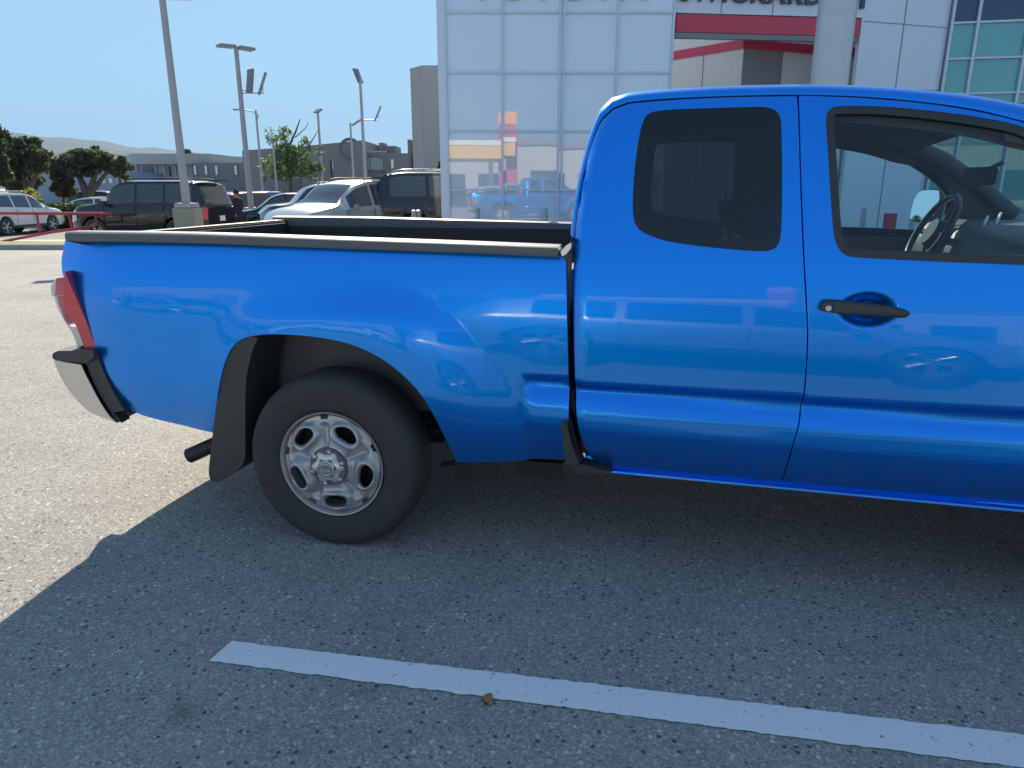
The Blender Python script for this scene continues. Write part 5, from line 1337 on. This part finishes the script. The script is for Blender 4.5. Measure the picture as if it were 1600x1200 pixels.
# ================================================================== red barrier at the driveway
Y = 21.5; b0 = at(-60, 333.5, Y); root = empty('barrier_gate', (gx(60, Y), Y, 0), 0, 'red steel swing barrier with a tapering lower rail at the driveway on the left', 'barrier'); o_ = Vector(root.location)
REDM = simple('red_barrier_paint', (.38, .03, .05), .5)
def pq(px, py, y_=Y): return at(px, py, y_) - o_
for nm, pts, r in (('top_rail', [(-80, 333), (176, 334)], .045), ('lower_rail', [(-80, 390), (0, 378), (80, 363), (151, 353)], .04)):
    m = MB(); m.tube([pq(*p) for p in pts], r, 8); m.build(nm, REDM, root, sm=40)
for a, b_ in (((57, 334), (63, 366)), ((108, 335), (113, 359)), ((149, 335), (152, 353)), ((-20, 334), (-16, 380))):
    m = MB(); m.tube([pq(*a), pq(*b_)], .035, 8); m.build('upright', REDM, root, sm=40)
X = pq(-80, 333).x; m = MB(); m.tube([(X, 0, -.4), (X, 0, pq(-80, 333).z + .1)], .08, 10); m.build('hinge_post', REDM, root, sm=40)

# ================================================================== person walking between the vehicles
def person(loc, heading):
    me = bpy.data.meshes.new('body'); V = []; E_ = []; Rr = []
    def v(x, y, z, r): V.append((x, y, z)); Rr.append(r); return len(V) - 1
    pel = v(0, 0, .96, .14); wai = v(0, 0, 1.12, .13); che = v(0, .01, 1.34, .16); nec = v(0, .02, 1.50, .06); hd0 = v(0, .03, 1.58, .075); hd1 = v(0, .035, 1.68, .095); hd2 = v(0, .03, 1.76, .07)
    for a, b_ in ((pel, wai), (wai, che), (che, nec), (nec, hd0), (hd0, hd1), (hd1, hd2)): E_.append((a, b_))
    for s_, kx in ((-1, .22), (1, -.16)):
        h = v(.09*s_, 0, .90, .095); k = v(.10*s_, kx*.6, .50, .062); an = v(.10*s_, kx*1.2 - (.06 if kx < 0 else -.0), .09, .042); to = v(.11*s_, kx*1.2 + .16, .04, .035)
        E_ += [(pel, h), (h, k), (k, an), (an, to)]
        sh = v(.19*s_, .0, 1.42, .065); el = v(.25*s_, -kx*.4, 1.14, .045); wr_ = v(.24*s_, -kx*.9 + .05, .92, .032); hn = v(.24*s_, -kx + .08, .84, .035)
        E_ += [(che, sh), (sh, el), (el, wr_), (wr_, hn)]
    me.from_pydata(V, E_, []); ob = bpy.data.objects.new('body', me); COL.objects.link(ob)
    md = ob.modifiers.new('skin', 'SKIN'); sv = me.skin_vertices[0].data
    for q, r in zip(sv, Rr): q.radius = (r, r)
    sv[0].use_root = True
    ob.modifiers.new('sub', 'SUBSURF').levels = 2; ob.modifiers['sub'].render_levels = 2
    dg = bpy.context.evaluated_depsgraph_get(); dg.update(); me2 = bpy.data.meshes.new_from_object(ob.evaluated_get(dg)); bpy.data.objects.remove(ob)
    root = empty('person', loc, heading, 'person in dark clothes walking between the large black vehicle and the second light pole', 'person')
    CL = simple('dark_clothing', (.03, .034, .045), .9); SK = simple('skin', (.42, .26, .19), .6)
    me2.materials.clear(); me2.materials.append(CL); me2.materials.append(SK)
    for p in me2.polygons:
        c = p.center; p.material_index = 1 if (c.z > 1.50 or (c.z < .90 and abs(c.x) > .19)) else 0; p.use_smooth = True
    b_ = mesh_obj('body', me2, None, root)
    m = MB(); m.lathe([(0.0, .125), (.06, .115), (.10, .06), (.112, 0), (.10, -.05)], 18, Matrix.Translation((0, .015, 1.69))); m.build('hair', simple('dark_hair', (.02, .018, .016), .7), root, sm=60)
    return root
Y = 27.0; person((gx(375, Y), Y, gz(gx(375, Y), Y) - .0), radians(60))

# ================================================================== behind the photographer (seen only in paint and glass)
def back_car(nm, lb, cat, X, Y, hd, pt, sp): return car(nm, lb, cat, (X, Y, 0), hd, pt, sp)
car('parked_car', 'silver crossover parked right behind the photographer, mirrored in the blue doors', 'suv', (.28, -1.62, 0), H(-10), SLV, scl(SUV_S, 4.95, W=1.86, axles=(.95, 3.98), top=[(a*4.95/4.6, b*.97) for a, b in SUV_S['top']], rails=None))
car('parked_car', 'white sedan parked behind the camera on the left', 'car', (-7.4, -6.0, 0), H(5), WHT, SEDAN)
car('parked_car', 'silver sedan parked behind the camera on the right', 'car', (9.2, -6.4, 0), H(178), SLV, SEDAN)
for k_, (x_, y_, h_, m_, l_) in enumerate(((-13.5, -7.5, 4, SLV, 'silver'), (-20, -9.5, 8, BLK, 'black'), (-27, -10, 3, WHT, 'white'))):
    car('parked_car', l_ + ' crossover parked behind the camera far to the left', 'car', (x_, y_, 0), H(h_), m_, SUV_S)
b = empty('workshop_building', (-34, -26, 0), 0, 'long pale workshop behind the camera on the left with dark doors', 'building')
m = MB(); m.box((0, 0, 2.4), (40, 10, 4.8)); m.build('wall', WALLP, b)
for i in range(6):
    m = MB(); m.box((-15 + i * 6, 5.03, 1.8), (3.6, .1, 3.4)); m.build('roller_door', WALLG, b)
# filling station across the street
st2 = empty('filling_station', (-4.5, -24, 0), 0, 'filling station canopy with a yellow and white fascia mirrored in the silver glass', 'building')
YELP = simple('yellow_fascia', (.75, .45, .03), .5); WHF = simple('white_fascia', (.75, .75, .74), .5)
m = MB(); m.box((0, 0, 4.2), (9, 7, .9)); m.build('canopy', YELP, st2); m = MB(); m.box((0, 0, 4.85), (9.1, 7.1, .36)); m.build('canopy_rim', WHF, st2)
for x in (-3, 3):
    m = MB(); m.box((x, 0, 1.87), (.4, .4, 3.74)); m.build('post', WHF, st2)
py = empty('pylon_sign', (-.3, -22, 0), 0, 'red pylon sign with an orange yellow head mirrored in the silver glass', 'sign')
m = MB(); m.box((0, 0, 3.1), (.95, .4, 6.2)); m.build('sign_body', REDB, py); m = MB(); m.box((0, 0, 6.7), (1.0, .45, .95), bev=.1); m.build('sign_head', simple('orange_sign', (.8, .32, .03), .5), py)
b = empty('shop_building', (8, -38, 0), 0, 'pale single storey shop building across the street behind the camera', 'building')
m = MB(); m.box((0, 0, 2.6), (34, 10, 5.2)); m.build('wall', WALLP, b); m = MB(); m.box((0, 5.05, 5.4), (34.4, .3, .6)); m.build('fascia', WALLG, b)
for i in range(7):
    m = MB(); m.box((-14 + i*4.6, 5.03, 1.7), (3.2, .1, 2.4)); m.build('window', CARGLASS, b)

# ================================================================== air
m = MB(); m.box((0, 2250, 258), (10400, 8000, 524)); hz = m.build('haze', None); hz['kind'] = 'stuff'
hm = bpy.data.materials.new('haze_air'); hm.use_nodes = True; hn = hm.node_tree.nodes; hn.remove(hn['Principled BSDF'])
pv = hn.new('ShaderNodeVolumePrincipled'); pv.inputs['Color'].default_value = (.36, .62, 1, 1); pv.inputs['Density'].default_value = .00014; pv.inputs['Anisotropy'].default_value = 0.0
hm.node_tree.links.new(pv.outputs[0], hn['Material Output'].inputs['Volume']); hz.data.materials.append(hm)
